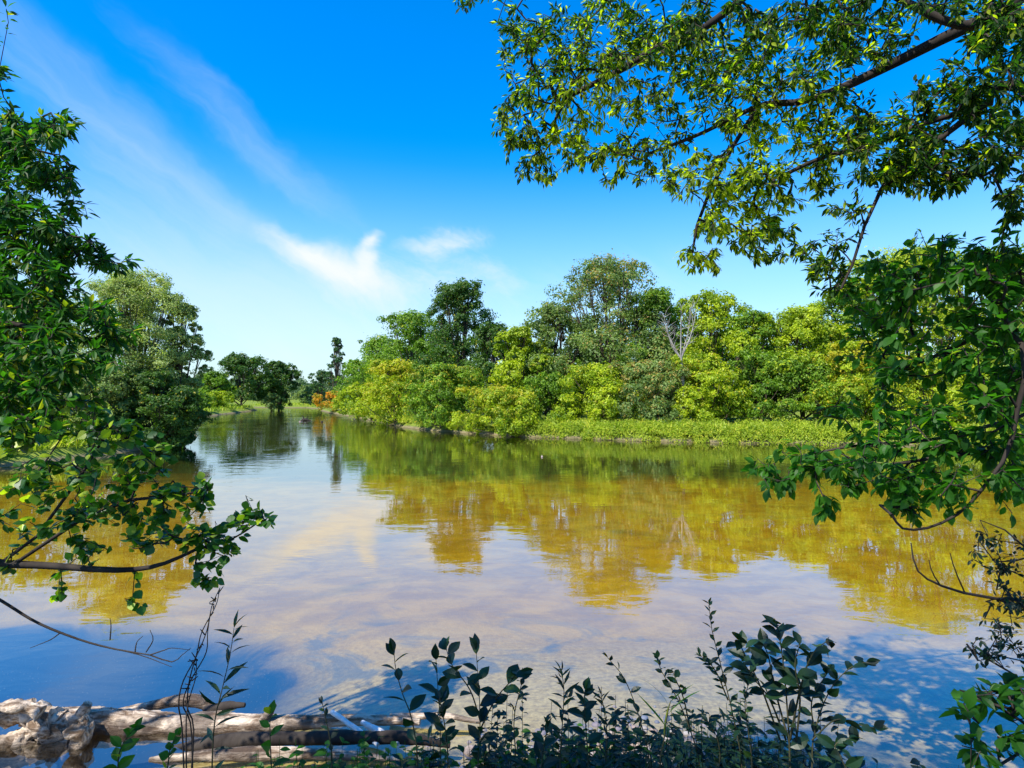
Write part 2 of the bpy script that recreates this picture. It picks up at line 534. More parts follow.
def spline(pts, n):
    pts = np.asarray(pts, float)
    k = len(pts)
    t = np.linspace(0, k - 1, n)
    out = []
    Pp = np.concatenate([[2 * pts[0] - pts[1]], pts, [2 * pts[-1] - pts[-2]]])
    for u in t:
        i = min(int(u), k - 2); f = u - i
        a, b, c, d = Pp[i], Pp[i + 1], Pp[i + 2], Pp[i + 3]
        out.append(.5 * ((2 * b) + (-a + c) * f + (2 * a - 5 * b + 4 * c - d) * f * f + (-a + 3 * b - 3 * c + d) * f ** 3))
    return np.array(out)


R_ = GROUPS['r']; L_ = GROUPS['l']; FF = GROUPS['f']
T = [
    # name, px, top, width, depth, material, n, label, kwargs
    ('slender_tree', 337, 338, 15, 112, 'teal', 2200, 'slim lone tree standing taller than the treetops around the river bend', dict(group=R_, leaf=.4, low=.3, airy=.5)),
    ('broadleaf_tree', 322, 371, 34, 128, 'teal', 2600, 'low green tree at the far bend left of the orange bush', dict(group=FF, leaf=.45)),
    ('broadleaf_tree', 358, 360, 42, 95, 'mid', 4500, 'small green tree just right of the slim lone tree at the bend', dict(group=R_, leaf=.36)),
    ('broadleaf_tree', 385, 336, 66, 82, 'mid', 8000, 'rounded green tree at the left end of the right bank grove', dict(group=R_, leaf=.30)),
    ('broadleaf_tree', 415, 312, 74, 70, 'mid', 11000, 'broad green tree just left of the tallest dark tree', dict(group=R_, leaf=.28)),
    ('broadleaf_tree', 462, 283, 84, 60, 'dark', 17000, 'tall dark green tree with a pointed top at the left of the right bank grove', dict(group=R_, leaf=.25, lobes=11, shape=.75)),
    ('broadleaf_tree', 497, 325, 56, 56, 'dark', 9000, 'dark tree tucked between the pointed dark tree and the yellow green one', dict(group=R_, leaf=.25)),
    ('broadleaf_tree', 522, 328, 58, 48, 'yell', 11000, 'yellow green tree left of the tall grey green crown', dict(group=R_, leaf=.22)),
    ('broadleaf_tree', 556, 306, 76, 49, 'grey', 13000, 'grey green tree leaning against the left side of the tallest crown', dict(group=R_, leaf=.22)),
    ('broadleaf_tree', 610, 260, 112, 48, 'grey', 23000, 'tallest grey green tree with a reddish airy top in the middle of the right bank', dict(group=R_, leaf=.2, lobes=13, autumn=.25, airy=.12)),
    ('broadleaf_tree', 655, 291, 74, 47, 'mid', 13000, 'green tree behind the bare dead tree', dict(group=R_, leaf=.2)),
    ('broadleaf_tree', 716, 292, 84, 43, 'yell', 15000, 'bright yellow green tree right of the bare dead tree', dict(group=R_, leaf=.2, low=.05)),
    ('broadleaf_tree', 757, 312, 72, 42, 'mid', 12000, 'mid green tree between two yellow green ones on the right bank', dict(group=R_, leaf=.2)),
    ('broadleaf_tree', 800, 308, 88, 41, 'yell', 14000, 'light green rounded tree beneath the hanging branches', dict(group=R_, leaf=.2)),
    ('broadleaf_tree', 855, 285, 84, 42, 'mid', 12000, 'green tree on the right bank partly hidden by the hanging leaves', dict(group=R_, leaf=.2)),
    ('broadleaf_tree', 906, 246, 118, 40, 'yell', 16000, 'tall light green tree rising behind the near right branches', dict(group=R_, leaf=.2, lobes=12)),
    ('broadleaf_tree', 985, 252, 120, 41, 'mid', 13000, 'tall green tree behind the near branches at the right edge', dict(group=R_, leaf=.22, lobes=12)),
    ('broadleaf_tree', 1070, 250, 120, 40, 'yell', 9000, 'light green tree cut by the right edge of the view', dict(group=R_, leaf=.25)),
    ('broadleaf_tree', 1170, 260, 130, 40, 'mid', 7000, 'green tree beyond the right edge of the view', dict(group=R_, leaf=.3)),
    ('leafy_shrub', 333, 392, 30, 108, 'orange', 3500, 'small orange and yellow bush at the water of the far bend', dict(group=R_, leaf=.28, cat='shrub', autumn=.9, lobes=6)),
    ('leafy_shrub', 358, 384, 40, 92, 'yell', 3500, 'yellow green bush right of the orange one at the waterline', dict(group=R_, leaf=.28, cat='shrub', lobes=6, autumn=.2)),
    ('leafy_shrub', 395, 361, 62, 60, 'yell', 13000, 'large bush with golden top leaves overhanging the water', dict(group=R_, leaf=.2, cat='shrub', low=.02, autumn=.5)),
    ('leafy_shrub', 376, 383, 40, 74, 'yell', 7000, 'yellow bush at the waterline left of the large golden topped bush', dict(group=R_, leaf=.22, cat='shrub', low=.02, autumn=.35, lobes=7)),
    ('leafy_shrub', 441, 365, 72, 50, 'mid', 16000, 'full green bush with a few yellow leaves at the waterline', dict(group=R_, leaf=.18, cat='shrub', low=.02, autumn=.25)),
    ('leafy_shrub', 497, 388, 76, 43, 'yell', 15000, 'low rounded yellow topped bush hanging over the water', dict(group=R_, leaf=.16, cat='shrub', low=.02, autumn=.42)),
    ('leafy_shrub', 552, 376, 70, 43, 'mid', 10000, 'green bush right of the yellow topped rounded bush', dict(group=R_, leaf=.17, cat='shrub', low=.02)),
    ('leafy_shrub', 598, 366, 76, 41, 'yell', 13000, 'olive green bush at the left of the reedy bank strip', dict(group=R_, leaf=.17, cat='shrub', low=.02, autumn=.15)),
    ('leafy_shrub', 648, 362, 76, 40, 'grey', 13000, 'bush with a pinkish top beneath the bare dead tree', dict(group=R_, leaf=.17, cat='shrub', low=.02, autumn=.35)),
    ('leafy_shrub', 704, 356, 66, 39, 'yell', 13000, 'bright yellow green bush right below the bare dead tree', dict(group=R_, leaf=.17, cat='shrub', low=.02, autumn=.2)),
    ('leafy_shrub', 760, 352, 70, 39.5, 'mid', 9000, 'green bush with dark hollow base behind the bank strip', dict(group=R_, leaf=.17, cat='shrub', low=.1)),
    ('leafy_shrub', 815, 362, 72, 38, 'mid', 9000, 'green bush just left of the golden bush', dict(group=R_, leaf=.17, cat='shrub', low=.05)),
    ('leafy_shrub', 858, 342, 76, 37, 'yell', 13000, 'golden yellow bush seen through the near right leaves', dict(group=R_, leaf=.17, cat='shrub', low=.05, autumn=.6)),
    ('leafy_shrub', 925, 355, 84, 36.5, 'yell', 9000, 'yellow green bush behind the near right branch', dict(group=R_, leaf=.18, cat='shrub', low=.05, autumn=.2)),
    ('leafy_shrub', 1000, 350, 90, 36, 'mid', 8000, 'green bush on the far bank at the right edge', dict(group=R_, leaf=.19, cat='shrub', low=.05)),
    # far bend, left bank
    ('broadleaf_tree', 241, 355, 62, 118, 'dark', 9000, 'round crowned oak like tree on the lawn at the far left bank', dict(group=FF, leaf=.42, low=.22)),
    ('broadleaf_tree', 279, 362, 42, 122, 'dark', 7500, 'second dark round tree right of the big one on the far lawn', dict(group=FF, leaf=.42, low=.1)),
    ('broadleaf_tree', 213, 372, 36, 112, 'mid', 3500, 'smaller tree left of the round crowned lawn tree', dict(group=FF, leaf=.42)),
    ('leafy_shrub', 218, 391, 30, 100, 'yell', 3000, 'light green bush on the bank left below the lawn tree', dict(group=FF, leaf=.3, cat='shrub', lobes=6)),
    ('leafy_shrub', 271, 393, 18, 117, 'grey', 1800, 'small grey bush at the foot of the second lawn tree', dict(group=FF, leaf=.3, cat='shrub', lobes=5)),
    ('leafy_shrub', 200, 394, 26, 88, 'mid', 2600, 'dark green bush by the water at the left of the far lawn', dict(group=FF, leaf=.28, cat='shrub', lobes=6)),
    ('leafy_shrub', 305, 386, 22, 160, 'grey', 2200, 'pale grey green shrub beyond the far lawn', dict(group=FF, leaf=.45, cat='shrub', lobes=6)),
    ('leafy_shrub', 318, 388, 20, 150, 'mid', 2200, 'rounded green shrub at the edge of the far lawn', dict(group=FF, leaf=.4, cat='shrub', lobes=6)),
    # understory behind the grove
    ('broadleaf_tree', 545, 345, 70, 60, 'dark', 6000, 'dark tree deep behind the yellow green tree, showing only through gaps', dict(group=R_, leaf=.3)),
    ('broadleaf_tree', 600, 335, 80, 61, 'mid', 6000, 'tree deep behind the tallest crown, showing only through gaps', dict(group=R_, leaf=.3)),
    ('broadleaf_tree', 672, 330, 80, 58, 'dark', 7000, 'dark tree deep behind the bare dead tree', dict(group=R_, leaf=.3)),
    ('broadleaf_tree', 740, 335, 80, 58, 'dark', 6000, 'dark tree deep behind the mid green tree, showing only through gaps', dict(group=R_, leaf=.3)),
    ('broadleaf_tree', 820, 325, 90, 57, 'mid', 6000, 'tree deep behind the light green rounded tree', dict(group=R_, leaf=.3)),
    ('broadleaf_tree', 440, 335, 70, 74, 'dark', 6000, 'dark tree deep behind the pointed dark tree, showing only through gaps', dict(group=R_, leaf=.33)),
    # left bank
    ('willow_tree', 135, 272, 112, 32, 'willow', 42000, 'grey green willow with a sunlit crown on the left bank', dict(group=L_, leaf=.11, lobes=17, low=.25, autumn=.08)),
    ('willow_tree', 180, 303, 52, 33.5, 'willow', 17000, 'shaded side stem of willow leaning over the river at left', dict(group=L_, leaf=.14, lobes=9, low=.1, airy=.08)),
    ('leafy_shrub', 155, 372, 80, 30, 'dark', 22000, 'large dark shrub overhanging the water below the willow', dict(group=L_, leaf=.13, cat='shrub', low=.03, lobes=10)),
    ('leafy_shrub', 184, 388, 44, 31, 'dark', 9000, 'dark low shrub touching the water at the river edge', dict(group=L_, leaf=.12, cat='shrub', low=.02, base=0.0)),
    ('leafy_shrub', 85, 372, 80, 28, 'grey', 14000, 'olive bush on the left bank beneath the near leaves', dict(group=L_, leaf=.13, cat='shrub', low=.03)),
    ('leafy_shrub', 20, 350, 90, 30, 'mid', 12000, 'green bush on the left bank at the edge of the view', dict(group=L_, leaf=.14, cat='shrub', low=.03)),
    ('broadleaf_tree', 30, 290, 120, 38, 'mid', 12000, 'green tree on the left bank behind the near foliage', dict(group=L_, leaf=.18)),
    ('leafy_shrub', 45, 416, 46, 26, 'yell', 7000, 'bright yellow green shrub at the left shore', dict(group=L_, leaf=.10, cat='shrub', low=.02, autumn=.2)),
    ('leafy_shrub', 100, 425, 50, 28, 'mid', 6000, 'low green shrub on the left shore below the willow', dict(group=L_, leaf=.10, cat='shrub', low=.02)),
]
def cat_shore(nm, px, d):
    return nm == 'leafy_shrub' and 325 < px < 530 and d < 120


def shore_d(px):
    ds = np.arange(20, 160, .25); xx = (px - 512) / F * ds
    s_ = sdist(xx, ds)
    k_ = np.where((s_[:-1] < 0) & (s_[1:] >= 0))[0]
    return ds[k_[0]] if len(k_) else 100


for k, (nm, px, top, w, d, mat, n, lab, kw) in enumerate(T):
    if cat_shore(nm, px, d): d = shore_d(px) + .04 * w / F * d
    tree(nm, px, top, w, d, mat, n, lab, seed=100 + k, **kw)

# distant wooded skyline: reads as one mass
rng = RS(5)
a = Acc()
Cs = []; Ns = []
for k in range(260):
    px = rng.uniform(-250, 1300); d = rng.uniform(190, 300)
    if 345 < px < 1300 and k % 3: continue
    x, y, _ = P(px, 398, d)
    top = rng.uniform(6, 10.5) if px > 150 else rng.uniform(6, 12)
    r = rng.uniform(3, 6)
    c = 900
    dd = norm(rng.normal(size=(c, 3)))
    z0 = max(0, gz(x, y))
    Cs.append(np.array([x, y, z0 + top - r]) + dd * r * rng.uniform(.75, 1, (c, 1)) * np.array([1, 1, 1.0]) * np.where(dd[:, 2:3] < 0, [[1, 1, 2.0]], [[1, 1, 1.0]]))
    Ns.append(dd + rng.normal(size=(c, 3)) * .4)
C = np.concatenate(Cs); NNr = np.concatenate(Ns)
cards(a, C, NNr, rng.uniform(.6, 1.1, len(C)), np.clip(rng.normal(.5, .25, len(C)), 0, 1), 0.0, rng)
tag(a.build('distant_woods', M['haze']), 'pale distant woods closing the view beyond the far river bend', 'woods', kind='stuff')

# bare dead tree
rng = RS(8)
x, y, zt = P(682, 309, 39.0); z0 = gz(x, y)
e = thing('dead_tree', (x, y, z0), 'bare bleached dead tree with forked white limbs in front of green crowns', 'tree', R_)
a = Acc(); H = zt - z0
f1 = np.array([-.1, 0, H * .60])
tube(a, spline([[0, 0, -.2], [.08, 0, H * .3], f1], 8), np.linspace(.12, .08, 8), 8)
a.build('trunk', M['greywood'], e)
for tip, r in (((-1.1, .2, H * .93), .085), ((-.1, -.2, H * 1.0), .09), ((.95, .1, H * .98), .10), ((.7, .3, H * 1.02), .07), ((-.9, .1, H * .8), .06)):
    a = Acc(); tip = np.array(tip)
    mid = f1 * .45 + tip * .55 + np.array([tip[0] * .12, 0, -.2])
    pp = spline([f1 - [0, 0, .15], mid, tip], 8)
    tube(a, pp, np.linspace(r * .6, .016, 8), 6)
    for k in range(15):
        s = pp[rng.randint(2, 8)]
        t2 = s + np.array([rng.uniform(-.7, .7), rng.uniform(-.3, .3), rng.uniform(.2, .9)])
        tube(a, spline([s, (s + t2) / 2 + rng.normal(size=3) * .06, t2], 5), np.linspace(.018, .007, 5), 4)
    a.build('limb', M['greywood'], e)


# ------------------------------------------------------------------ low bank plants
def bank_strip(name, label, poly_px, n, seed, hmax, leaf, mat='grass', cat='plants'):
    """clumps scattered in world rectangles along the shore"""
    rng = RS(seed)
    a = Acc()
    Cx = []; Nx = []; V_ = []; T_ = []
    for (x0, x1, off0, off1, k) in poly_px:
        for _ in range(k):
            x = rng.uniform(x0, x1)
            y = np.interp(x, bx_, by_) + rng.uniform(off0, off1)
            h = hmax * rng.uniform(.3, 1) ** 1.3
            r = h * rng.uniform(.6, 1.0)
            z = gz(x, y)
            c = n
            dd = norm(rng.normal(size=(c, 3))); dd[:, 2] = np.abs(dd[:, 2])
            Cx.append(np.array([x, y, max(z, 0)]) + dd * np.array([r, r, h]) * rng.uniform(.7, 1.05, (c, 1)))
            Nx.append(dd + rng.normal(size=(c, 3)) * .5)
            V_.append(np.clip(rng.normal(.5, .2, c) + rng.uniform(-.3, .3), 0, 1))
            T_.append((rng.uniform(0, 1, c) < rng.choice([0, .05, .4])) * rng.uniform(.3, 1, c))
    C = np.concatenate(Cx)
    cards(a, C, np.concatenate(Nx), leaf * rng.uniform(.6, 1.4, len(C)), np.concatenate(V_), np.concatenate(T_), rng, asp=.45)
    return tag(a.build(name, M[mat]), label, cat, kind='stuff')


bx_ = np.array([-44, -39, -30, -19, -13, -9.6, -6, -3, .8, 7.5, 12.7, 20, 30, 60]); by_ = np.array([140, 122, 100, 75, 60, 52, 46, 42, 38.5, 35, 33, 32, 31, 36])
bank_strip('bank_plants', 'strip of bright low plants along the right bank waterline', [(.3, 34, .3, 4.2, 520), (.0, 34, -.15, .5, 260), (-10, .5, .1, 1.0, 60)], 150, 31, .85, .12)
bx_ = np.array([-62, -53, -46, -41, -33, -26]); by_ = np.array([138, 124, 100, 80, 62, 48])


def meadow(name, label, n, seed, fn, mat, leaf, hmax):
    rng = RS(seed); pts = fn(rng, n)
    z = height(pts[:, 0], pts[:, 1]); sd = sdist(pts[:, 0], pts[:, 1])
    k = sd > .25; pts = pts[k]; z = z[k]
    a = Acc(); m = len(pts)
    pos = np.column_stack([pts, z])
    d = norm(np.column_stack([rng.normal(size=(m, 2)) * .4, np.ones(m)]))
    nr = np.column_stack([rng.normal(size=(m, 2)), np.full(m, .3)])
    leaves(a, pos, d, nr, leaf * rng.uniform(.5, 1.2, m) * hmax, T_LANCE, np.clip(rng.normal(.5, .25, m), 0, 1), (rng.uniform(0, 1, m) < .2) * .6)
    return tag(a.build(name, M[mat]), label, 'plants', kind='stuff')


meadow('bank_grass', 'sunny yellow green grass on the left bank shore', 16000, 41, lambda r, n: np.column_stack([-17.5 - np.abs(r.normal(size=n)) * 5, r.uniform(15, 36, n)]), 'grass', .5, 1.0)
meadow('lawn_grass', 'grass on the lawn at the far river bend', 14000, 42, lambda r, n: np.column_stack([r.uniform(-70, -38, n), r.uniform(78, 165, n)]), 'grass', .7, 1.0)


bx2 = np.array([-3, .8, 7.5, 12.7, 20, 30, 60]); by2 = np.array([42, 38.5, 35, 33, 32, 31, 36])


def reed_pts(r, n):
    x = r.uniform(0, 32, n); c = np.sin(x * 1.7) + np.sin(x * 4.1 + 1) + np.sin(x * 9.3)
    x = x[c > .2]; return np.column_stack([x, np.interp(x, bx2, by2) + .3 + np.abs(r.normal(size=len(x))) * 1.2])


meadow('bank_reeds', 'upright reeds and tall grasses in clumps at the right bank waterline', 5000, 43, reed_pts, 'grass', .62, 1.0)


# ------------------------------------------------------------------ near trees: skeleton growth
def grow(skel, attr, rng, step=.22, sag=.10, tipr=.003, expo=.42, jit=.035):
    """skel: list of (polyline, r_start, r_end). Returns chains of (points, radii) and leaf twigs"""
    pos = []; par = []; fixed = []; chains = []
    for (pl, r0, r1) in skel:
        pl = np.asarray(pl, float)
        seg = np.linalg.norm(np.diff(pl, axis=0), axis=1).sum()
        pp = spline(pl, max(4, int(seg / .18)))
        ids = []
        start = -1
        if pos:
            d = np.linalg.norm(np.array(pos) - pp[0], axis=1); start = int(d.argmin()); ids.append(start)
        for k, q in enumerate(pp):
            pos.append(q); par.append(ids[-1] if ids else -1); fixed.append(r0 + (r1 - r0) * k / (len(pp) - 1))
            ids.append(len(pos) - 1)
        chains.append(ids)
    A = np.asarray(attr, float)
    PN = np.zeros((len(pos) + len(A) * 14 + 10, 3)); cnt = len(pos); PN[:cnt] = pos
    dmin = np.array([np.linalg.norm(PN[:cnt] - q, axis=1).min() for q in A])
    twigs = []
    for ai in np.argsort(dmin):
        q = A[ai]
        d = np.linalg.norm(PN[:cnt] - q, axis=1)
        s = int(d.argmin())
        L = d[s]
        n = min(12, max(2, int(L / step)))
        p0 = PN[s]; ids = [s]
        bow = rng.normal(size=3) * L * .08 + np.array([0, 0, sag * L])
        for k in range(1, n + 1):
            f = k / n
            w = p0 * (1 - f) + q * f + bow * math.sin(math.pi * f) + (rng.normal(size=3) * jit * (1 if k < n else 0))
            PN[cnt] = w; pos.append(w); par.append(ids[-1]); fixed.append(0); ids.append(cnt); cnt += 1
        chains.append(ids); twigs.append(ids)
    nch = np.zeros(cnt)
    for ids in twigs: nch[ids[-1]] += 1
    for k in range(cnt - 1, -1, -1):
        if par[k] >= 0: nch[par[k]] += nch[k]
    r = np.maximum(np.array(fixed), tipr * np.maximum(nch, 1) ** expo)
    return np.array(pos), r, chains, twigs


def wood(chains, pos, r, sides=5):
    a = Acc()
    for ids in chains:
        if len(ids) < 2: continue
        rr = r[ids].copy()
        rr[0] = min(rr[0], rr[1] * 1.3)
        tube(a, pos[ids], rr, 8 if rr.max() > .03 else sides, cap=False)
    return a


def twig_leaves(acc, pos, twigs, rng, per, size, T, length=.35, droop=.35, spread=.9, tfun=None, vmean=.45, side=1.0, tipclump=2):
    Pp = []; D = []; 
    for ids in twigs:
        pl = pos[ids]
        dr = norm(pl[-1] - pl[0]) if len(ids) > 1 else np.array([0, 0, 1.])
        L = np.linalg.norm(pl[-1] - pl[0])
        l = min(L, length)
        k = per if isinstance(per, int) else rng.randint(per[0], per[1])
        for m in range(k):
            f = 1 - (m + rng.uniform(0, 1)) / k * (l / max(L, 1e-3))
            ff = f * (len(ids) - 1); i0 = min(int(ff), len(ids) - 2)
            p = pl[i0] * (1 - (ff - i0)) + pl[i0 + 1] * (ff - i0)
            s = norm(np.cross(dr, rng.normal(size=3))) * spread * side
            Pp.append(p); D.append(dr * .6 + s + np.array([0, 0, -droop]))
        for m in range(tipclump):
            Pp.append(pl[-1]); D.append(dr + norm(rng.normal(size=3)) * .6 + np.array([0, 0, -droop * .6]))
    Pp = np.array(Pp); D = norm(np.array(D)); n = len(Pp)
    nr = rng.normal(size=(n, 3)) * .45 + np.array([0, 0, 1.0])
    v = np.clip(rng.normal(vmean, .22, n), 0, 1)
    t = np.zeros(n) if tfun is None else tfun(Pp, rng)
    leaves(acc, Pp + D * .01, D, nr, size * rng.uniform(.65, 1.25, n), T, v, t)
    return n


def blobs(spec, rng):
    out = []
    for (cx, cy, rx, ry, d, dr, n) in spec:
        for _ in range(n):
            while True:
                u = rng.uniform(-1, 1, 2)
                if u @ u < 1: break
            out.append(P(cx + u[0] * rx, cy + u[1] * ry, d + rng.uniform(-dr, dr)))
    return out


def near_tree(name, label, cat, skel, spec, mat, size, T_, per, seed, root, bark='barkdark', sag=.1, **kw):
    rng = RS(seed)
    at = blobs(spec, rng)
    gk = {k: kw.pop(k) for k in ('step', 'tipr', 'expo', 'jit') if k in kw}
    pos, r, chains, twigs = grow(skel, at, rng, sag=sag, **gk)
    e = thing(name, root, label, cat)
    root = np.array(root)
    pos0 = pos - root
    nsk = len(skel)
    owner = {}
    for ci, ids in enumerate(chains):
        o_ = ci if ci < nsk else owner[ids[0]]
        for q_ in ids:
            owner.setdefault(q_, o_)
    for ci in range(nsk):
        mine = [chains[ci]] + [ids for ids in chains[nsk:] if owner[ids[0]] == ci]
        nm = ('trunk' if cat == 'tree' else 'stem') if ci == 0 else 'limb'
        wood(mine, pos0, r).build(nm, M[bark], e)
    a = Acc()
    n = twig_leaves(a, pos0, twigs, rng, per, size, T_, **kw)
    a.build('foliage', M[mat], e)
    print(name, 'leaves', n, 'attr', len(at))
    return e


# tree over the upper right
OS = .58


def PO(x_, y_, d_): return P(x_, y_, d_ * OS)


root = (5.4, 1.6, gz(5.4, 1.6))
over_sk = [
    ([root + np.array([0, 0, -.3]), (5.1, 1.9, 2.0), (4.7, 2.3, 3.2), (4.2, 2.7, 4.4), (3.8, 2.9, 5.4), (3.4, 3.0, 6.2)], .16, .04),
    ([(4.7, 2.3, 3.2), PO(1090, -40, 5.4), PO(1017, 4, 5.6), PO(954, 33, 5.8), PO(896, 62, 6.0), PO(837, 90, 6.2), PO(798, 102, 6.3), PO(759, 106, 6.4), PO(700, 134, 6.6), PO(648, 154, 6.8)], .048, .007),
    ([(4.3, 2.6, 4.2), PO(900, -110, 6.2), PO(790, -40, 6.4), PO(731, 8, 6.5), PO(698, 31, 6.6), PO(656, 48, 6.7), PO(623, 69, 6.8), PO(565, 98, 7.0)], .028, .005),
    ([(4.75, 2.25, 3.1), PO(1050, 90, 5.3), PO(985, 105, 5.6), PO(915, 127, 5.8), PO(868, 146, 5.9), PO(821, 158, 6.0), PO(782, 176, 6.1)], .021, .005),
    ([PO(985, 105, 5.6), PO(925, 150, 5.6), PO(892, 176, 5.6), PO(870, 211, 5.6), PO(855, 258, 5.6), PO(841, 289, 5.6)], .014, .005),
    ([(4.6, 2.4, 3.5), PO(1060, 20, 5.2), PO(960, 25, 5.6), PO(880, -10, 5.8), PO(800, -30, 6)], .04, .01),
    ([PO(759, 106, 6.4), PO(725, 160, 6.4), PO(700, 215, 6.4), PO(692, 255, 6.4)], .014, .004),
]
over_spec = [
    (462, 4, 14, 6, 6.8, .2, 3), (520, 30, 26, 26, 7, .6, 18), (545, 65, 45, 40, 7, .7, 38), (512, 118, 22, 30, 7, .4, 22), (545, 155, 40, 28, 7, .5, 34),
    (600, 30, 60, 36, 7, .8, 52), (592, 118, 50, 45, 7, .7, 48), (628, 165, 40, 22, 6.8, .4, 22), (655, 60, 60, 55, 6.8, .9, 62), (665, 128, 30, 28, 6.7, .4, 16),
    (720, 40, 60, 50, 6.5, .9, 66), (745, 100, 50, 45, 6.4, .8, 52), (705, 175, 45, 25, 6.4, .6, 34), (740, 215, 48, 35, 6.3, .6, 48), (790, 165, 45, 40, 6.2, .6, 42),
    (780, 245, 38, 20, 6.1, .5, 22), (700, 262, 22, 14, 6.4, .3, 12), (826, 275, 18, 18, 5.7, .3, 12), (845, 215, 22, 40, 5.7, .3, 10),
    (800, 40, 60, 45, 6.2, .9, 66), (835, 120, 45, 40, 6.1, .7, 40), (870, 25, 50, 35, 5.9, .8, 46), (885, 150, 45, 35, 5.8, .6, 44), (935, 110, 45, 30, 5.6, .6, 34),
    (930, 165, 50, 28, 5.4, .5, 44), (985, 80, 40, 50, 5.4, .7, 42), (1010, 150, 40, 40, 5.2, .6, 40), (1005, 30, 40, 24, 5.4, .6, 24), (960, 5, 60, 16, 5.6, .6, 24),
    (1060, 90, 50, 90, 5.2, .8, 40), (1000, 255, 30, 6, 5.2, .3, 4), (1012, 205, 15, 25, 5.2, .3, 8),
    (700, -40, 240, 25, 6.6, .8, 50), (900, -50, 180, 30, 6, .8, 40),
]


def over_sun_t(Pp, rng):  # paints sun glow as lime leaves, thickest around set centres
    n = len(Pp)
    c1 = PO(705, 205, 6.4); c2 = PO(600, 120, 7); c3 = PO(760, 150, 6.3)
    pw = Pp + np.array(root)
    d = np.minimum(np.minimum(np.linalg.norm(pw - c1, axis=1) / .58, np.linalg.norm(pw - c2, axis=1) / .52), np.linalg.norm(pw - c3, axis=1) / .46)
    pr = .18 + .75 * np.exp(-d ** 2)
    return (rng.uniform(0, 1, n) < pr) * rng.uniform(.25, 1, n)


over_spec = [(*q_[:4], q_[4] * OS, q_[5] * OS, int(q_[6] * 1.75)) for q_ in over_spec]
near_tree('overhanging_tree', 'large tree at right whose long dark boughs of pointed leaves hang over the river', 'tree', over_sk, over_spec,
          'over', .047, T_SLIM, (11, 24), 11, root, droop=.6, spread=.8, length=.36, tipr=.0017, step=.13, jit=.022, tfun=over_sun_t)

# box elder like tree, right middle
root2 = (4.6, 2.6, gz(4.6, 2.6))
r2 = np.array(root2)
mid_sk = [
    ([r2 + [0, 0, -.2], (4.5, 2.8, 1.4), (4.2, 3.0, 2.6), (3.8, 3.2, 3.6), (3.4, 3.4, 4.4)], .12, .03),
    ([(4.3, 3.0, 2.7), P(1100, 250, 3.3), P(1024, 281, 3.4), P(994, 324, 3.5), P(955, 347, 3.6), P(923, 361, 3.7), P(885, 373, 3.8)], .022, .006),
    ([(4.5, 2.8, 1.6), P(1100, 440, 3.2), P(1024, 449, 3.3), P(955, 455, 3.4), P(888, 465, 3.5), P(818, 470, 3.6)], .02, .004),
    ([(4.4, 2.9, 2.0), P(1060, 340, 3.0), P(1024, 386, 3.0), P(1009, 449, 3.0), P(986, 484, 3.05), P(962, 511, 3.1), P(931, 527, 3.1), P(904, 529, 3.1), P(892, 515, 3.1)], .014, .004),
    ([(4.4, 2.9, 2.6), P(1080, 400, 3.5), P(1010, 420, 3.6), P(930, 440, 3.7), P(860, 445, 3.8), P(790, 458, 3.9)], .014, .004),
]
mid_spec = [
    (905, 275, 55, 22, 3.6, .4, 30), (965, 268, 45, 22, 3.4, .4, 26), (1010, 300, 30, 50, 3.3, .4, 30), (870, 300, 35, 25, 3.7, .3, 20), (930, 320, 60, 30, 3.6, .4, 36),
    (985, 365, 40, 40, 3.4, .4, 36), (920, 385, 50, 35, 3.6, .4, 26), (872, 352, 30, 30, 3.8, .3, 10), (860, 410, 45, 25, 3.7, .3, 14), (900, 440, 60, 25, 3.5, .4, 28),
    (800, 455, 34, 14, 3.8, .2, 13), (790, 482, 30, 8, 3.7, .2, 9), (758, 470, 16, 10, 3.8, .1, 4), (850, 470, 40, 20, 3.5, .3, 20), (910, 480, 40, 22, 3.4, .3, 26), (826, 505, 14, 12, 3.4, .1, 5),
    (905, 510, 22, 10, 3.3, .2, 7), (1000, 430, 30, 40, 3.2, .3, 28), (1010, 490, 22, 30, 3.1, .3, 12), (950, 425, 40, 25, 3.4, .3, 14), (1070, 330, 50, 110, 3.3, .5, 50), (960, 490, 30, 25, 3.2, .2, 8),
]
mid_spec = [(*q_[:6], max(3, int(q_[6] * 1.1))) for q_ in mid_spec] + [(880, 262, 30, 10, 3.7, .2, 5), (955, 243, 18, 8, 3.5, .2, 4), (1005, 250, 16, 12, 3.4, .2, 5), (915, 250, 14, 8, 3.6, .2, 3)]
near_tree('leaning_tree', 'tree at the right edge with broad drooping leaves reaching across the far bank', 'tree', mid_sk, mid_spec,
          'near2', .070, T_BROAD, (6, 10), 12, root2, droop=.7, spread=.9, length=.3, tipr=.002, tfun=lambda p, r: (r.uniform(0, 1, len(p)) < .06) * .5)

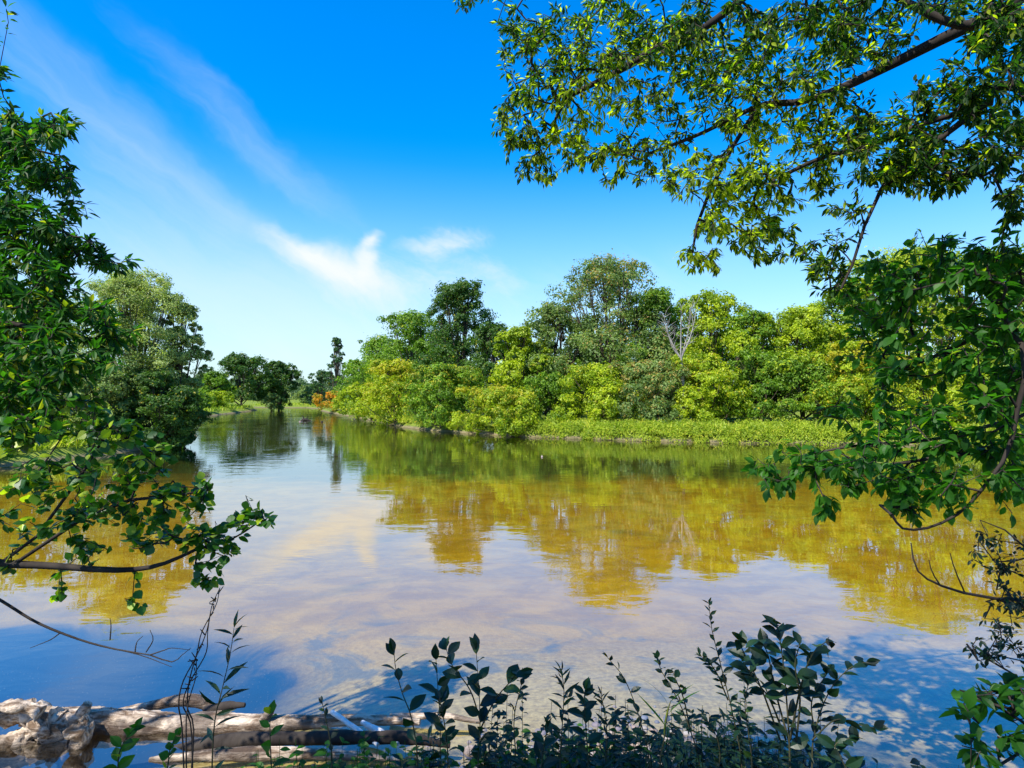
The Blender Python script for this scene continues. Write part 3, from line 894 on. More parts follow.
# twiggy shrub lower right
root3 = (3.5, 2.6, gz(3.5, 2.6)); r3 = np.array(root3)
low_sk = [
    ([r3 + [0, 0, -.15], P(1090, 700, 2.9), P(1060, 640, 2.9), P(1024, 606, 2.9), P(968, 594, 2.9), P(933, 582, 2.9), P(916, 568, 2.9), P(911, 543, 2.9)], .012, .003),
    ([P(965, 593, 2.9), P(955, 570, 2.88), P(950, 553, 2.88)], .004, .002),
    ([P(940, 585, 2.9), P(932, 572, 2.88), P(929, 560, 2.88)], .004, .002),
    ([P(1090, 720, 2.9), P(1050, 700, 2.8), P(1010, 672, 2.8), P(972, 650, 2.8)], .007, .002),
    ([P(1090, 660, 2.9), P(1040, 560, 3.0), P(1005, 530, 3.0), P(980, 520, 3.0)], .008, .002),
]
low_spec = [(1010, 560, 20, 30, 3.0, .15, 15), (1010, 615, 22, 25, 2.9, .15, 18), (985, 545, 20, 20, 3.0, .1, 6), (1005, 650, 20, 15, 2.8, .1, 12), (1050, 600, 30, 70, 2.9, .2, 24), (985, 655, 14, 8, 2.8, .1, 4)]
near_tree('twiggy_shrub', 'thin twigged shrub with small dark leaves arching over water at the right edge', 'shrub', low_sk, low_spec,
          'fore', .034, T_OVATE, (6, 10), 13, root3, droop=.2, spread=.9, length=.18, tipr=.0015)
root4 = (2.75, 2.35, gz(2.75, 2.35)); r4 = np.array(root4)
near_tree('leafy_sapling', 'sapling with smooth oval green leaves in the bottom right corner', 'shrub',
          [([r4 + [0, 0, -.1], P(1060, 760, 2.5), P(1020, 720, 2.5), P(985, 700, 2.5), P(960, 690, 2.5)], .009, .003), ([P(1040, 740, 2.5), P(1000, 765, 2.4), P(975, 735, 2.4), P(965, 712, 2.4)], .006, .002)],
          [(985, 695, 30, 10, 2.5, .1, 6), (1015, 690, 20, 15, 2.5, .15, 7), (975, 720, 12, 12, 2.4, .05, 3), (1000, 750, 28, 16, 2.4, .1, 8), (1040, 720, 30, 40, 2.5, .2, 10)],
          'near', .085, T_BROAD, (2, 4), 14, root4, droop=.2, spread=.9, length=.15, tipr=.002)

# left tree, upper dark foliage
LS = .68


def PL_(x_, y_, d_): return P(x_, y_, d_ * LS)


root5 = (-5.2, 2.4, gz(-5.2, 2.4)); r5 = np.array(root5)
lt_sk = [
    ([r5 + [0, 0, -.3], (-5.1, 2.5, 1.6), (-4.9, 2.7, 2.8), (-4.7, 2.9, 3.9), (-4.4, 3.1, 4.8)], .13, .03),
    ([(-4.9, 2.7, 2.9), PL_(-90, 210, 5.3), PL_(-20, 225, 5.4), PL_(50, 240, 5.5), PL_(100, 258, 5.6)], .024, .004),
    ([(-4.7, 2.9, 3.8), PL_(-80, 110, 5.3), PL_(-10, 130, 5.4), PL_(40, 125, 5.5), PL_(75, 140, 5.6)], .024, .004),
    ([(-5.0, 2.65, 2.5), PL_(-90, 330, 5.0), PL_(-20, 320, 5.0), PL_(40, 330, 5.0), PL_(95, 345, 5.0)], .02, .004),
    ([(-5.0, 2.6, 2.2), PL_(-90, 400, 4.6), PL_(-20, 390, 4.6), PL_(40, 395, 4.6)], .018, .004),
]
lt_spec = [
    (2, 12, 6, 5, 5.6, .1, 1), (2, 70, 7, 10, 5.5, .1, 2), (18, 135, 34, 20, 5.5, .5, 30), (55, 130, 24, 16, 5.6, .3, 14), (10, 175, 32, 28, 5.5, .5, 32), (52, 178, 26, 18, 5.5, .4, 16),
    (72, 205, 16, 10, 5.5, .2, 5), (25, 225, 45, 25, 5.4, .5, 44), (72, 250, 28, 14, 5.4, .3, 18), (110, 262, 22, 6, 5.6, .2, 6), (20, 275, 42, 28, 5.2, .5, 42), (60, 285, 24, 18, 5.2, .4, 12),
    (25, 320, 45, 28, 5.0, .5, 44), (85, 318, 30, 22, 5.0, .3, 14), (118, 335, 20, 14, 5.0, .2, 7), (30, 365, 50, 28, 4.8, .5, 40), (90, 362, 30, 16, 4.8, .3, 10), (15, 400, 40, 22, 4.6, .4, 22),
    (-45, 250, 45, 150, 5.2, .5, 36),
]
lt_spec = [(*q_[:4], q_[4] * LS, q_[5] * LS, int(q_[6] * 1.5)) for q_ in lt_spec]
near_tree('leaning_tree', 'tree at the left edge with dense dark green pointed leaves against the sky', 'tree', lt_sk, lt_spec,
          'near', .066, T_SLIM, (12, 22), 15, root5, droop=.55, spread=.9, length=.3, tipr=.002, step=.15, jit=.025, tfun=lambda p, r: (r.uniform(0, 1, len(p)) < .10) * r.uniform(.2, .7, len(p)))

# alder like branch with round leaves, left
root6 = (-3.9, 2.3, gz(-3.9, 2.3)); r6 = np.array(root6)
al_sk = [
    ([r6 + [0, 0, -.2], (-3.8, 2.4, 1.0), P(-180, 600, 2.9), P(-60, 560, 2.9), P(0, 564, 2.9), P(53, 566, 2.9), P(105, 570, 2.9), P(141, 569, 2.9), P(169, 562, 2.9), P(200, 548, 2.9), P(229, 541, 2.9), P(262, 520, 2.9)], .03, .0025),
    ([P(0, 564, 2.9), P(20, 550, 2.9), P(46, 527, 2.95), P(70, 488, 3.0), P(102, 453, 3.0), P(112, 425, 3.0)], .010, .003),
    ([P(-60, 560, 2.9), P(-20, 500, 2.8), P(30, 480, 2.8), P(60, 440, 2.8)], .010, .003),
    ([P(-60, 560, 2.9), P(-30, 450, 3.0), P(10, 420, 3.0), P(60, 400, 3.0)], .010, .003),
    ([P(20, 560, 2.9), P(80, 520, 2.85), P(130, 500, 2.85), P(180, 495, 2.85), P(208, 490, 2.85)], .007, .002),
]
al_spec = [
    (30, 430, 34, 18, 3.0, .2, 16), (95, 438, 40, 16, 3.0, .2, 16), (20, 475, 24, 16, 2.8, .2, 9), (75, 478, 40, 18, 2.9, .2, 17), (135, 472, 24, 20, 2.9, .15, 12), (30, 520, 30, 18, 2.85, .2, 9),
    (105, 515, 44, 15, 2.85, .2, 20), (170, 500, 24, 18, 2.85, .15, 14), (205, 492, 8, 12, 2.85, .1, 5), (165, 535, 35, 12, 2.9, .15, 13), (210, 545, 26, 14, 2.9, .1, 12), (255, 520, 18, 10, 2.9, .06, 9),
    (215, 575, 20, 8, 2.9, .05, 5), (70, 545, 30, 12, 2.9, .1, 7), (62, 594, 10, 6, 2.9, .05, 2), (8, 572, 10, 8, 2.9, .05, 2), (140, 600, 14, 6, 2.9, .05, 2), (-60, 480, 50, 80, 2.9, .3, 20), (55, 405, 50, 14, 3.2, .2, 22), (100, 425, 40, 12, 3.1, .2, 12), (15, 440, 25, 14, 3.0, .2, 10), (150, 448, 24, 10, 3.0, .15, 6),
]
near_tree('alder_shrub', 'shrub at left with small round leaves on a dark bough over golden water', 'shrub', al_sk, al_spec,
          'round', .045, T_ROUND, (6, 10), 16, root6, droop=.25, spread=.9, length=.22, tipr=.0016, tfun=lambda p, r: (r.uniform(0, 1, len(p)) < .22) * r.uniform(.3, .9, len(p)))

# dead twig low left
a = Acc()
rt = P(-70, 560, 2.9)
pp = spline([rt, P(0, 600, 2.9), P(36, 622, 2.9), P(75, 638, 2.9), P(110, 648, 2.9), P(150, 655, 2.9)], 20)
tube(a, pp, np.linspace(.008, .003, 20), 6)
for q in ([(110, 648), (140, 655), (172, 667)], [(150, 655), (165, 650), (172, 648), (190, 650)], [(150, 655), (172, 662), (182, 655), (191, 648)], [(110, 640), (111, 626), (110, 618)], [(146, 652), (153, 640), (150, 630)], [(135, 652), (137, 642), (143, 636)], [(60, 633), (50, 640), (30, 648)]):
    tube(a, spline([P(x_, y_, 2.9) for x_, y_ in q], 7), np.linspace(.0035, .0012, 7), 5)
tag(a.build('bare_twig', M['barkdark'], origin=tuple(rt)), 'leafless dark twig reaching down over blue water at lower left', 'twig')

# tree standing behind the camera, shading the near bank
rng = RS(21)
x, y = -2.9, -2.7; z0 = gz(x, y)
e = thing('shade_tree', (x, y, z0), 'broad leafy tree behind the viewer on the near bank shading the foreground plants', 'tree')
a = Acc(); pp = spline([[0, 0, -.3], [.1, .1, 2.5], [.3, .2, 4], [.4, .3, 6]], 12); tube(a, pp, np.linspace(.3, .1, 12), 10)
lob = []
for k in range(18):
    an = k * 2.4; rd = 2.5 * math.sqrt((k + .5) / 18)
    p1 = np.array([.4 + math.cos(an) * rd, .4 + math.sin(an) * rd, rng.uniform(4.6, 6.4)])
    lob.append((*p1, 1.15, .8)); tube(a, spline([pp[5 + k % 5], (pp[7] + p1) / 2, p1], 6), np.linspace(.09, .02, 6), 6)
a.build('trunk', M['bark'], e)
C, NNr, LI, SI = crown_pts(rng, lob, 26000)
a = Acc(); cards(a, C, NNr, .12 * rng.uniform(.7, 1.3, len(C)), np.clip(rng.normal(.5, .2, len(C)), 0, 1), 0.0, rng)
a.build('crown', M['near'], e)


# ------------------------------------------------------------------ foreground plants
def plant(name, label, d, stem, T_, size, n, seed, mat='fore', grad=.5, group='plants along the near bank', kind='alt', stemr=.004, droop=.1, start=.25, cat='plant', extra=()):
    rng = RS(seed)
    pl = [P(x_, y_, d + (dd[0] if dd else 0)) for (x_, y_, *dd) in stem]
    b = pl[0].copy(); g = gz(b[0], b[1])
    base = np.array([b[0], b[1], g])
    if b[2] > g + .03:
        pl = [base - [0, 0, .03]] + pl
    e = thing(name, tuple(base), label, cat, group)
    stems = [np.array(pl)] + [np.array([P(x_, y_, d + rng.uniform(-.1, .1)) for x_, y_ in s]) for s in extra]
    st = Acc(); lf = Acc()
    for si, s in enumerate(stems):
        pp = spline(s, 16) - base
        tube(st, pp, np.linspace(stemr, stemr * .35, 16), 6)
        nn = n if si == 0 else max(4, int(n * .6))
        Pp = []; D = []; S = []
        a0 = rng.uniform(0, 6.28)
        for k in range(nn):
            f = start + (1 - start) * (k + .5) / nn
            ff = f * 15; i0 = min(int(ff), 14)
            p = pp[i0] * (1 - (ff - i0)) + pp[i0 + 1] * (ff - i0)
            tan = norm(pp[i0 + 1] - pp[i0])
            an = a0 + k * 2.4
            sd_ = np.array([math.cos(an), math.sin(an) * .8, 0])
            Pp.append(p); D.append(norm(sd_ * rng.uniform(.7, 1.2) + tan * (.45 + .5 * f) + np.array([0, 0, -droop])))
            S.append(size * .97 * (1 - grad * abs(f - .55) * 1.6) * rng.uniform(.8, 1.2))
        for _ in range(2):
            Pp.append(pp[-1]); D.append(norm(norm(pp[-1] - pp[-3]) + rng.normal(size=3) * .35)); S.append(size * (1 - grad * .7))
        Pp = np.array(Pp); D = np.array(D)
        leaves(lf, Pp, D, rng.normal(size=(len(Pp), 3)) * .35 + np.array([0, -.25, .8]), np.array(S), T_, np.clip(rng.normal(.45, .25, len(Pp)), 0, 1), (rng.uniform(0, 1, len(Pp)) < .05) * .6)
    st.build('stem', M['stem'], e)
    lf.build('foliage', M[mat], e)
    return e


PL = [
    ('goldenrod', 'tall goldenrod with narrow drooping leaves beside the dry vine at lower left', 2.9, [(212, 768), (215, 720), (222, 690), (230, 655), (234, 628)], T_LANCE, .14, 26, dict(start=.1, droop=.15, grad=.6)),
    ('broadleaf_plant', 'dark stem of oval leaves leftmost of the middle clump', 2.8, [(418, 768), (412, 720), (403, 695), (396, 670), (394, 652)], T_BROAD, .10, 9, dict()),
    ('broadleaf_plant', 'upright stem with large oval leaves left of the forked stems', 2.8, [(440, 768), (440, 720), (438, 690), (436, 660)], T_BROAD, .115, 9, dict()),
    ('broadleaf_plant', 'thick leafy stem in the middle clump with its topmost leaf bent right', 2.75, [(478, 768), (480, 730), (479, 690), (476, 650)], T_BROAD, .11, 14, dict(extra=[[(480, 720), (470, 690), (452, 665), (446, 648)], [(480, 730), (495, 700), (512, 680), (520, 672)]])),
    ('small_leaf_plant', 'thin stem with tiny paired leaves right of the middle clump', 2.8, [(516, 768), (514, 720), (520, 690), (524, 676)], T_BROAD, .055, 14, dict()),
    ('lance_leaf_plant', 'bushy stem of narrow leaves with a blue sheen', 2.7, [(560, 768), (562, 730), (564, 690), (561, 672)], T_LANCE, .085, 34, dict(start=.1, droop=-.1)),
    ('broadleaf_plant', 'low oval leaved plant just right of the narrow leaved bushy stem', 2.7, [(588, 768), (586, 730), (584, 700), (586, 690)], T_BROAD, .085, 14, dict()),
    ('small_leaf_plant', 'leaning stem with a few small oval leaves whose tip hooks left', 2.8, [(650, 768), (640, 720), (625, 680), (608, 658)], T_BROAD, .06, 13, dict(start=.2)),
    ('small_leaf_plant', 'stem with small leaves bowed over pale pebbles', 2.8, [(700, 768), (690, 730), (678, 700), (662, 672), (658, 658)], T_BROAD, .058, 20, dict(extra=[[(690, 730), (684, 700), (676, 680), (672, 670)]])),
    ('fireweed', 'tallest thin stem of the foreground with tiny budlike leaves at its tip', 2.85, [(742, 768), (734, 720), (722, 670), (712, 630), (709, 604)], T_OVATE, .06, 34, dict(start=.15, extra=[[(728, 700), (715, 670), (700, 655)]])),
    ('broadleaf_bush', 'largest dark bush of the foreground with big overlapping oval leaves', 2.7, [(790, 768), (788, 720), (784, 670), (780, 640), (777, 624)], T_BROAD, .115, 16, dict(extra=[[(780, 740), (762, 690), (745, 655), (738, 640)], [(790, 740), (800, 690), (812, 655), (828, 640)], [(786, 740), (770, 700), (755, 680), (742, 660)], [(795, 750), (800, 700), (795, 665), (800, 645)], [(790, 745), (775, 690), (768, 655), (760, 640)]], stemr=.005)),
    ('broadleaf_plant', 'leafy stem leaning right beside the largest dark bush', 2.7, [(812, 768), (815, 730), (830, 690), (850, 668), (866, 662)], T_BROAD, .09, 15, dict(extra=[[(815, 735), (812, 700), (828, 672)], [(812, 740), (835, 720), (855, 724), (874, 728)]])),
    ('small_leaf_plant', 'slim stem with little leaves between the fireweed and the dark bush', 2.7, [(752, 768), (748, 730), (745, 700), (752, 672)], T_BROAD, .06, 20, dict()),
    ('broadleaf_plant', 'short plant with dark oval leaves at the bottom right of the dark bush', 2.45, [(850, 790), (842, 760), (835, 745), (850, 738)], T_BROAD, .085, 11, dict()),
    ('small_leaf_plant', 'small sprig in front of the thin end of the log', 2.9, [(332, 768), (330, 740), (325, 715), (322, 702)], T_BROAD, .045, 10, dict()),
    ('broadleaf_plant', 'two broad leaves rising before the log near its middle', 2.7, [(272, 790), (271, 760), (270, 735), (270, 714)], T_BROAD, .09, 7, dict(mat='near')),
    ('broadleaf_plant', 'green leafy plant below the gnarled root', 2.5, [(120, 790), (118, 765), (122, 745), (135, 728)], T_BROAD, .075, 12, dict(mat='near')),
    ('small_leaf_plant', 'light green sprig below the thick part of the log', 2.6, [(165, 790), (168, 765), (170, 750), (176, 735)], T_ROUND, .05, 13, dict(mat='near')),
    ('broadleaf_plant', 'plant with blue sheen leaves behind the left cover plants', 2.75, [(448, 768), (446, 735), (442, 710), (440, 700)], T_BROAD, .08, 14, dict()),
    ('lance_leaf_plant', 'narrow leaved stem left of the hooked tip stem', 2.75, [(606, 768), (607, 735), (604, 710), (601, 694)], T_LANCE, .075, 20, dict(droop=-.1)),
    ('grass_tuft', 'bright green grass blades standing on the pebbles', 2.75, [(660, 768), (664, 740), (668, 712), (671, 700)], T_BLADE, .2, 9, dict(mat='near', start=.0, droop=-.5)),
    ('broadleaf_plant', 'low dark plant between the pebbles and the fireweed', 2.7, [(718, 780), (720, 755), (716, 735), (708, 722)], T_BROAD, .06, 14, dict()),
    ('broadleaf_plant', 'dark green plant in the bottom middle edge', 2.45, [(540, 800), (541, 770), (544, 745), (548, 728)], T_BROAD, .075, 12, dict()),
]
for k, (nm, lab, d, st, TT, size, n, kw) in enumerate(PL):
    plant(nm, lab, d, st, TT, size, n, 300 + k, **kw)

# dry vine stalks twisted together
a = Acc(); rng = RS(77)
b = P(190, 768, 2.9); b[2] = gz(b[0], b[1])
base_pts = [P(190, 740, 2.9), P(184, 705, 2.9), P(192, 680, 2.9), P(199, 655, 2.9), P(206, 630, 2.9), P(214, 605, 2.9), P(220, 588, 2.9)]
for k in range(4):
    off = rng.normal(size=(7, 3)) * .022 * np.array([1, 1, .4]) * np.linspace(1.4, .15, 7)[:, None]
    m = 7 if k < 2 else 6 - (k % 3)
    tube(a, spline(np.array([b + rng.normal(size=3) * .03] + [p_ + o_ for p_, o_ in zip(base_pts[:m], off[:m])]), 26), np.linspace(.0042, .0018, 26), 5)
for k in range(26):
    f = rng.randint(2, 7); s = base_pts[f - 1] * rng.uniform(0, 1) + base_pts[f - 1] * 0; u = rng.uniform(); s = base_pts[f - 1] * (1 - u) + base_pts[f] * u if f < 7 else base_pts[6]
    tube(a, np.array([s, s + rng.normal(size=3) * .018 + [0, 0, .012]]), [.0035, .002], 5)
tag(a.build('dry_vine', M['barkdark'], origin=tuple(b)), 'twisted dry vine stalk rising in front of the log at lower left', 'vine')

# ground cover
def cover(name, label, n, seed, region, T_, size, hmax, mat):
    rng = RS(seed); x = rng.uniform(region[0], region[1], n * 3); y = rng.uniform(region[2], region[3], n * 3)
    z = height(x, y); k = (z > .05) & (vnoise(x, y, 2.4, seed) > region[4]); x, y, z = x[k][:n], y[k][:n], z[k][:n]; n = len(x)
    a = Acc(); st = Acc()
    hh = rng.uniform(.3, 1, n) * hmax
    tops = np.column_stack([x + rng.normal(size=n) * .03, y + rng.normal(size=n) * .03, z + hh])
    Pp = []; D = []
    for k in range(n):
        tube(st, np.array([[x[k], y[k], z[k] - .01], tops[k]]), [.002, .0012], 4, cap=False)
        m = rng.randint(5, 9) + int(hmax * 22 * (hmax > .5))
        for q_ in range(m):
            f = rng.uniform(.3, 1); an = rng.uniform(0, 6.28)
            Pp.append(np.array([x[k], y[k], z[k]]) * (1 - f) + tops[k] * f); D.append((math.cos(an), math.sin(an), rng.uniform(-.1, .5)))
    Pp = np.array(Pp); D = norm(np.array(D)); m = len(Pp)
    leaves(a, Pp, D, rng.normal(size=(m, 3)) * .3 + [0, 0, 1], size * rng.uniform(.6, 1.3, m), T_, np.clip(rng.normal(.45, .25, m), 0, 1), 0.0)
    a.v += st.v; off = a.n; a.n += st.n
    a.loops += [l + off for l in st.loops]; a.sizes += st.sizes; a.fv += st.fv; a.ft += st.ft; a.sm += st.sm
    return tag(a.build(name, M[mat]), label, 'plants', kind='stuff')


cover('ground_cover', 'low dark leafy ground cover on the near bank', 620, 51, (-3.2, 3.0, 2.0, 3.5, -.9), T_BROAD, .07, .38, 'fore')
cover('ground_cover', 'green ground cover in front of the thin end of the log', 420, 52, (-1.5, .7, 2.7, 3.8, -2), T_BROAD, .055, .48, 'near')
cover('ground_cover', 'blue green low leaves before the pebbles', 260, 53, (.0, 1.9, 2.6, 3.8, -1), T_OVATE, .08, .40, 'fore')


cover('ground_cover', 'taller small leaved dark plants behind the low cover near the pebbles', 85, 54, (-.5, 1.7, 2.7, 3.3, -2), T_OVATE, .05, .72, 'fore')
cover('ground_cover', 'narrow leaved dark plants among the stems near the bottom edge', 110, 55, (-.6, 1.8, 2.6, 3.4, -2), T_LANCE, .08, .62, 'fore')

# ------------------------------------------------------------------ stones
def stone(acc, c, r, rng, squash=.6):
    u = np.linspace(0, math.pi, 6)[1:-1]; w = np.linspace(0, 2 * math.pi, 8, endpoint=False)
    V = [[0, 0, 1]] + [[math.sin(a_) * math.cos(b_), math.sin(a_) * math.sin(b_), math.cos(a_)] for a_ in u for b_ in w] + [[0, 0, -1]]
    V = np.array(V) * (1 + rng.normal(size=(len(V), 1)) * .07) * np.array([rng.uniform(.8, 1.3), rng.uniform(.7, 1.1), squash]) * r
    an = rng.uniform(0, 3.14); R = np.array([[math.cos(an), -math.sin(an), 0], [math.sin(an), math.cos(an), 0], [0, 0, 1]])
    V = V @ R.T + c
    vv = rng.uniform(0, 1)
    nU = len(u)
    Q = [[1 + i * 8 + j, 1 + i * 8 + (j + 1) % 8, 1 + (i + 1) * 8 + (j + 1) % 8, 1 + (i + 1) * 8 + j] for i in range(nU - 1) for j in range(8)]
    base = acc.n
    acc.add(V, np.array(Q), vv, smooth=True)
    e_ = len(V) - 1
    Tt = [[0, 1 + (j + 1) % 8, 1 + j] for j in range(8)] + [[e_, 1 + (nU - 1) * 8 + j, 1 + (nU - 1) * 8 + (j + 1) % 8] for j in range(8)]
    acc.loops.append((np.array(Tt) + base).ravel()); acc.sizes.append(np.full(16, 3)); acc.fv.append(np.full(16, vv)); acc.ft.append(np.zeros(16)); acc.sm.append(np.full(16, True))


def stonemat():
    m, nt = newmat('pebble'); L = nt.links
    av = N(nt, 'ShaderNodeAttribute', attribute_name='v')
    cr = N(nt, 'ShaderNodeValToRGB'); L.new(av.outputs['Fac'], cr.inputs[0])
    cr.color_ramp.elements[0].color = (.10, .085, .08, 1); cr.color_ramp.elements[1].color = (.36, .32, .29, 1)
    for p_, c_ in ((.3, (.25, .16, .13, 1)), (.6, (.28, .22, .17, 1)), (.8, (.17, .17, .19, 1))):
        el = cr.color_ramp.elements.new(p_); el.color = c_
    nz = N(nt, 'ShaderNodeTexNoise', i_Scale=40.0, i_Detail=4.0)
    c = mixc(nt, .35, cr.outputs[0], mixc(nt, nz.outputs[0], (.06, .06, .06), (.4, .37, .34)))
    p = N(nt, 'ShaderNodeBsdfPrincipled', i_Roughness=.75); L.new(c, p.inputs['Base Color'])
    o = N(nt, 'ShaderNodeOutputMaterial'); L.new(p.outputs[0], o.inputs[0])
    return m


M['pebble'] = stonemat()
rng = RS(61); a = Acc(); c = 0
while c < 1500:
    x = rng.uniform(-1.6, 3.2); y = np.interp(x, RIVER[:11, 0], RIVER[:11, 1]) + rng.normal() * .28 - .1
    z = gz(x, y)
    if z < -.12: continue
    stone(a, np.array([x, y, z + .005]), rng.uniform(.008, .032) * rng.uniform(.7, 1.2), rng); c += 1
tag(a.build('gravel', M['pebble']), 'pale pebbles along the near waterline', 'gravel', kind='stuff')
for k, (px, py, r, lab) in enumerate(((690, 748, .07, 'rounded pinkish stone at the waterline behind the bowed stem'), (742, 738, .06, 'pale stone at the waterline left of the dark bush'), (640, 752, .06, 'pale stone beside the bright grass blades'), (470, 752, .06, 'whitish stone showing through the middle clump'), (800, 745, .07, 'stone half hidden behind the largest dark bush'))):
    t_ = 4.25; p0 = P(px, py, t_); z = gz(p0[0], p0[1])
    a = Acc(); stone(a, np.array([0, 0, 0.0]), r, RS(900 + k), .7)
    o = a.build('stone', M['stone']); o.location = (p0[0], p0[1], max(z, -.02) + r * .25)
    tag(o, lab, 'stone', 'larger stones on the near shore')

# rocks / snags breaking the river surface
x, y = P(305, 421, 66)[:2]
a = Acc(); r_ = RS(3)
tube(a, spline([[-.5, 0, -.2], [-.1, 0, .12], [.35, .1, .05], [.8, .1, -.1]], 8), [.1, .16, .18, .16, .12, .1, .07, .04], 7)
tube(a, spline([[-.05, 0, .05], [-.18, 0, .35], [-.3, 0, .6]], 5), np.linspace(.09, .03, 5), 6)
tube(a, spline([[.1, 0, .05], [.2, 0, .3], [.32, 0, .5]], 5), np.linspace(.08, .03, 5), 6)
o = a.build('snag', M['barkdark'], origin=(0, 0, 0)); o.location = (x, y, 0)
tag(o, 'dark forked snag poking out of the river far upstream', 'driftwood')
for px, py, r, lab in ((322, 422, .14, 'small dark rock right of the forked snag upstream'), (300, 422, .12, 'small pale rock left of the forked snag upstream'), (542, 457, .05, 'small pale stone breaking the surface before the right bank')):
    d = CAMZ * F / (py - 398); p0 = P(px, py, d)
    a = Acc(); stone(a, np.zeros(3), r, RS(px), .9); o = a.build('river_rock', M['stone'] if 'pale' in lab else M['barkdark']); o.location = (p0[0], p0[1], .02)
    tag(o, lab, 'rock')


# ------------------------------------------------------------------ logs
def fbm(p, s, o=4):
    return mnoise.fractal(Vector(p) * s, 1.0, 2.0, o)


def logmat():
    m, nt = newmat('weathered_log'); L = nt.links
    tc = N(nt, 'ShaderNodeTexCoord')
    mp = N(nt, 'ShaderNodeMapping'); mp.inputs['Scale'].default_value = (1.2, 6, 6); L.new(tc.outputs['Object'], mp.inputs[0])
    n1 = N(nt, 'ShaderNodeTexNoise', i_Scale=3.0, i_Detail=7.0, i_Roughness=.65, i_Distortion=.6); L.new(mp.outputs[0], n1.inputs['Vector'])
    n2 = N(nt, 'ShaderNodeTexNoise', i_Scale=2.6, i_Detail=5.0, i_Roughness=.6); L.new(tc.outputs['Object'], n2.inputs['Vector'])
    r1 = N(nt, 'ShaderNodeMapRange', i_1=.42, i_2=.58); L.new(n1.outputs[0], r1.inputs[0])
    r2 = N(nt, 'ShaderNodeMapRange', i_1=.49, i_2=.57); L.new(n2.outputs[0], r2.inputs[0])
    c = mixc(nt, r1.outputs[0], (.16, .105, .065), (.62, .50, .38))
    c = mixc(nt, math_(nt, 'MULTIPLY', r2.outputs[0], .75), c, (.05, .035, .028))
    p = N(nt, 'ShaderNodeBsdfPrincipled', i_Roughness=.85); p.inputs['Specular IOR Level'].default_value = .2
    L.new(c, p.inputs['Base Color'])
    gp = N(nt, 'ShaderNodeNewGeometry'); sz = N(nt, 'ShaderNodeSeparateXYZ'); L.new(gp.outputs['Position'], sz.inputs[0])
    wet = N(nt, 'ShaderNodeMapRange', i_1=.05, i_2=-.01); L.new(math_(nt, 'ADD', sz.outputs[2], math_(nt, 'MULTIPLY', math_(nt, 'SUBTRACT', n2.outputs[0], .5), .06)), wet.inputs[0])
    c = mixc(nt, math_(nt, 'MULTIPLY', wet.outputs[0], .8), c, (.05, .035, .025)); L.new(c, p.inputs['Base Color'])
    h = math_(nt, 'ADD', n1.outputs[0], n2.outputs[0])
    bp = N(nt, 'ShaderNodeBump', i_Strength=1.0, i_Distance=.045); L.new(h, bp.inputs['Height']); L.new(bp.outputs[0], p.inputs['Normal'])
    o = N(nt, 'ShaderNodeOutputMaterial'); L.new(p.outputs[0], o.inputs[0])
    return m


M['log'] = logmat()


def rough_tube(acc, pl, radii, n, sides, amp, sc, seed=0, stretch=(.35, 1, 1)):
    pp = spline(pl, n); rr = np.interp(np.linspace(0, 1, n), np.linspace(0, 1, len(radii)), radii)

    def disp(V, rad):
        out = np.zeros(V.shape[:2])
        for i_ in range(V.shape[0]):
            for j_ in range(V.shape[1]):
                w = (V[i_, j_] + seed) * np.array(stretch)
                f1_ = fbm(w, sc); f2_ = fbm(w + 9, sc * 2.7)
                out[i_, j_] = rad[i_] * (1 + amp * f1_ - amp * .8 * max(0, .35 - abs(f2_) * 2.2))
        return out
    tube(acc, pp, rr, sides, disp=disp)


lo = P(120, 722, 4.55)
e = thing('driftwood_log', tuple(lo), 'long pale weathered log with a gnarled root end lying in the water at lower left', 'log')


def LP(px, py, d=4.55): return P(px, py, d) - lo


a = Acc(); rough_tube(a, [LP(50, 724), LP(90, 723), LP(140, 724), LP(200, 725), LP(280, 722), LP(350, 720), LP(420, 722, 4.5)], [.105, .11, .10, .085, .055, .042, .03], 200, 32, .34, 8)
a.build('trunk', M['log'], e)
a = Acc(); S1 = (1, 1, 1)
for pts, rr, sd_ in (
    ([(60, 724), (35, 716), (10, 712), (-20, 716), (-60, 712)], [.11, .10, .085, .07, .06], 1),
    ([(70, 728), (55, 738), (62, 752), (75, 766), (82, 782)], [.10, .085, .075, .06, .04], 2),
    ([(55, 722), (38, 728), (22, 740), (-10, 744), (-50, 738)], [.09, .085, .08, .07, .05], 3),
    ([(22, 738), (38, 748), (56, 750), (72, 744)], [.06, .055, .05, .05], 4),
    ([(40, 714), (20, 706), (0, 708), (-30, 702)], [.05, .045, .035, .02], 5),
    ([(75, 722), (85, 735), (78, 748), (66, 758)], [.07, .06, .05, .04], 6)):
    rough_tube(a, [LP(x_, y_, 4.5 - .03 * sd_) for x_, y_ in pts], rr, 44, 20, .55, 8, sd_ * 3.1, S1)
a.build('root', M['log'], e)
for pts, rr in (([(66, 735), (78, 720), (88, 704)], [.08, .06, .035]), ([(30, 722), (26, 708), (34, 700)], [.07, .045, .02]), ([(96, 728), (90, 745), (86, 760)], [.06, .05, .03]), ([(262, 722), (270, 712), (275, 705)], [.03, .025, .015])):
    a = Acc(); rough_tube(a, [LP(x_, y_, 4.5) for x_, y_ in pts], rr, 24, 14, .4, 8, 1.7); a.build('branch_stub', M['log'], e)


def stick(name, label, pts, rr, mat='log', seed=0, n=70, cat='driftwood'):
    o0 = P(*pts[0]); a = Acc()
    rough_tube(a, [P(*q) - o0 for q in pts], rr, n, 14, .3, 9, seed)
    o = a.build(name, M[mat]); o.location = tuple(o0)
    return tag(o, label, cat, 'driftwood beside the log')


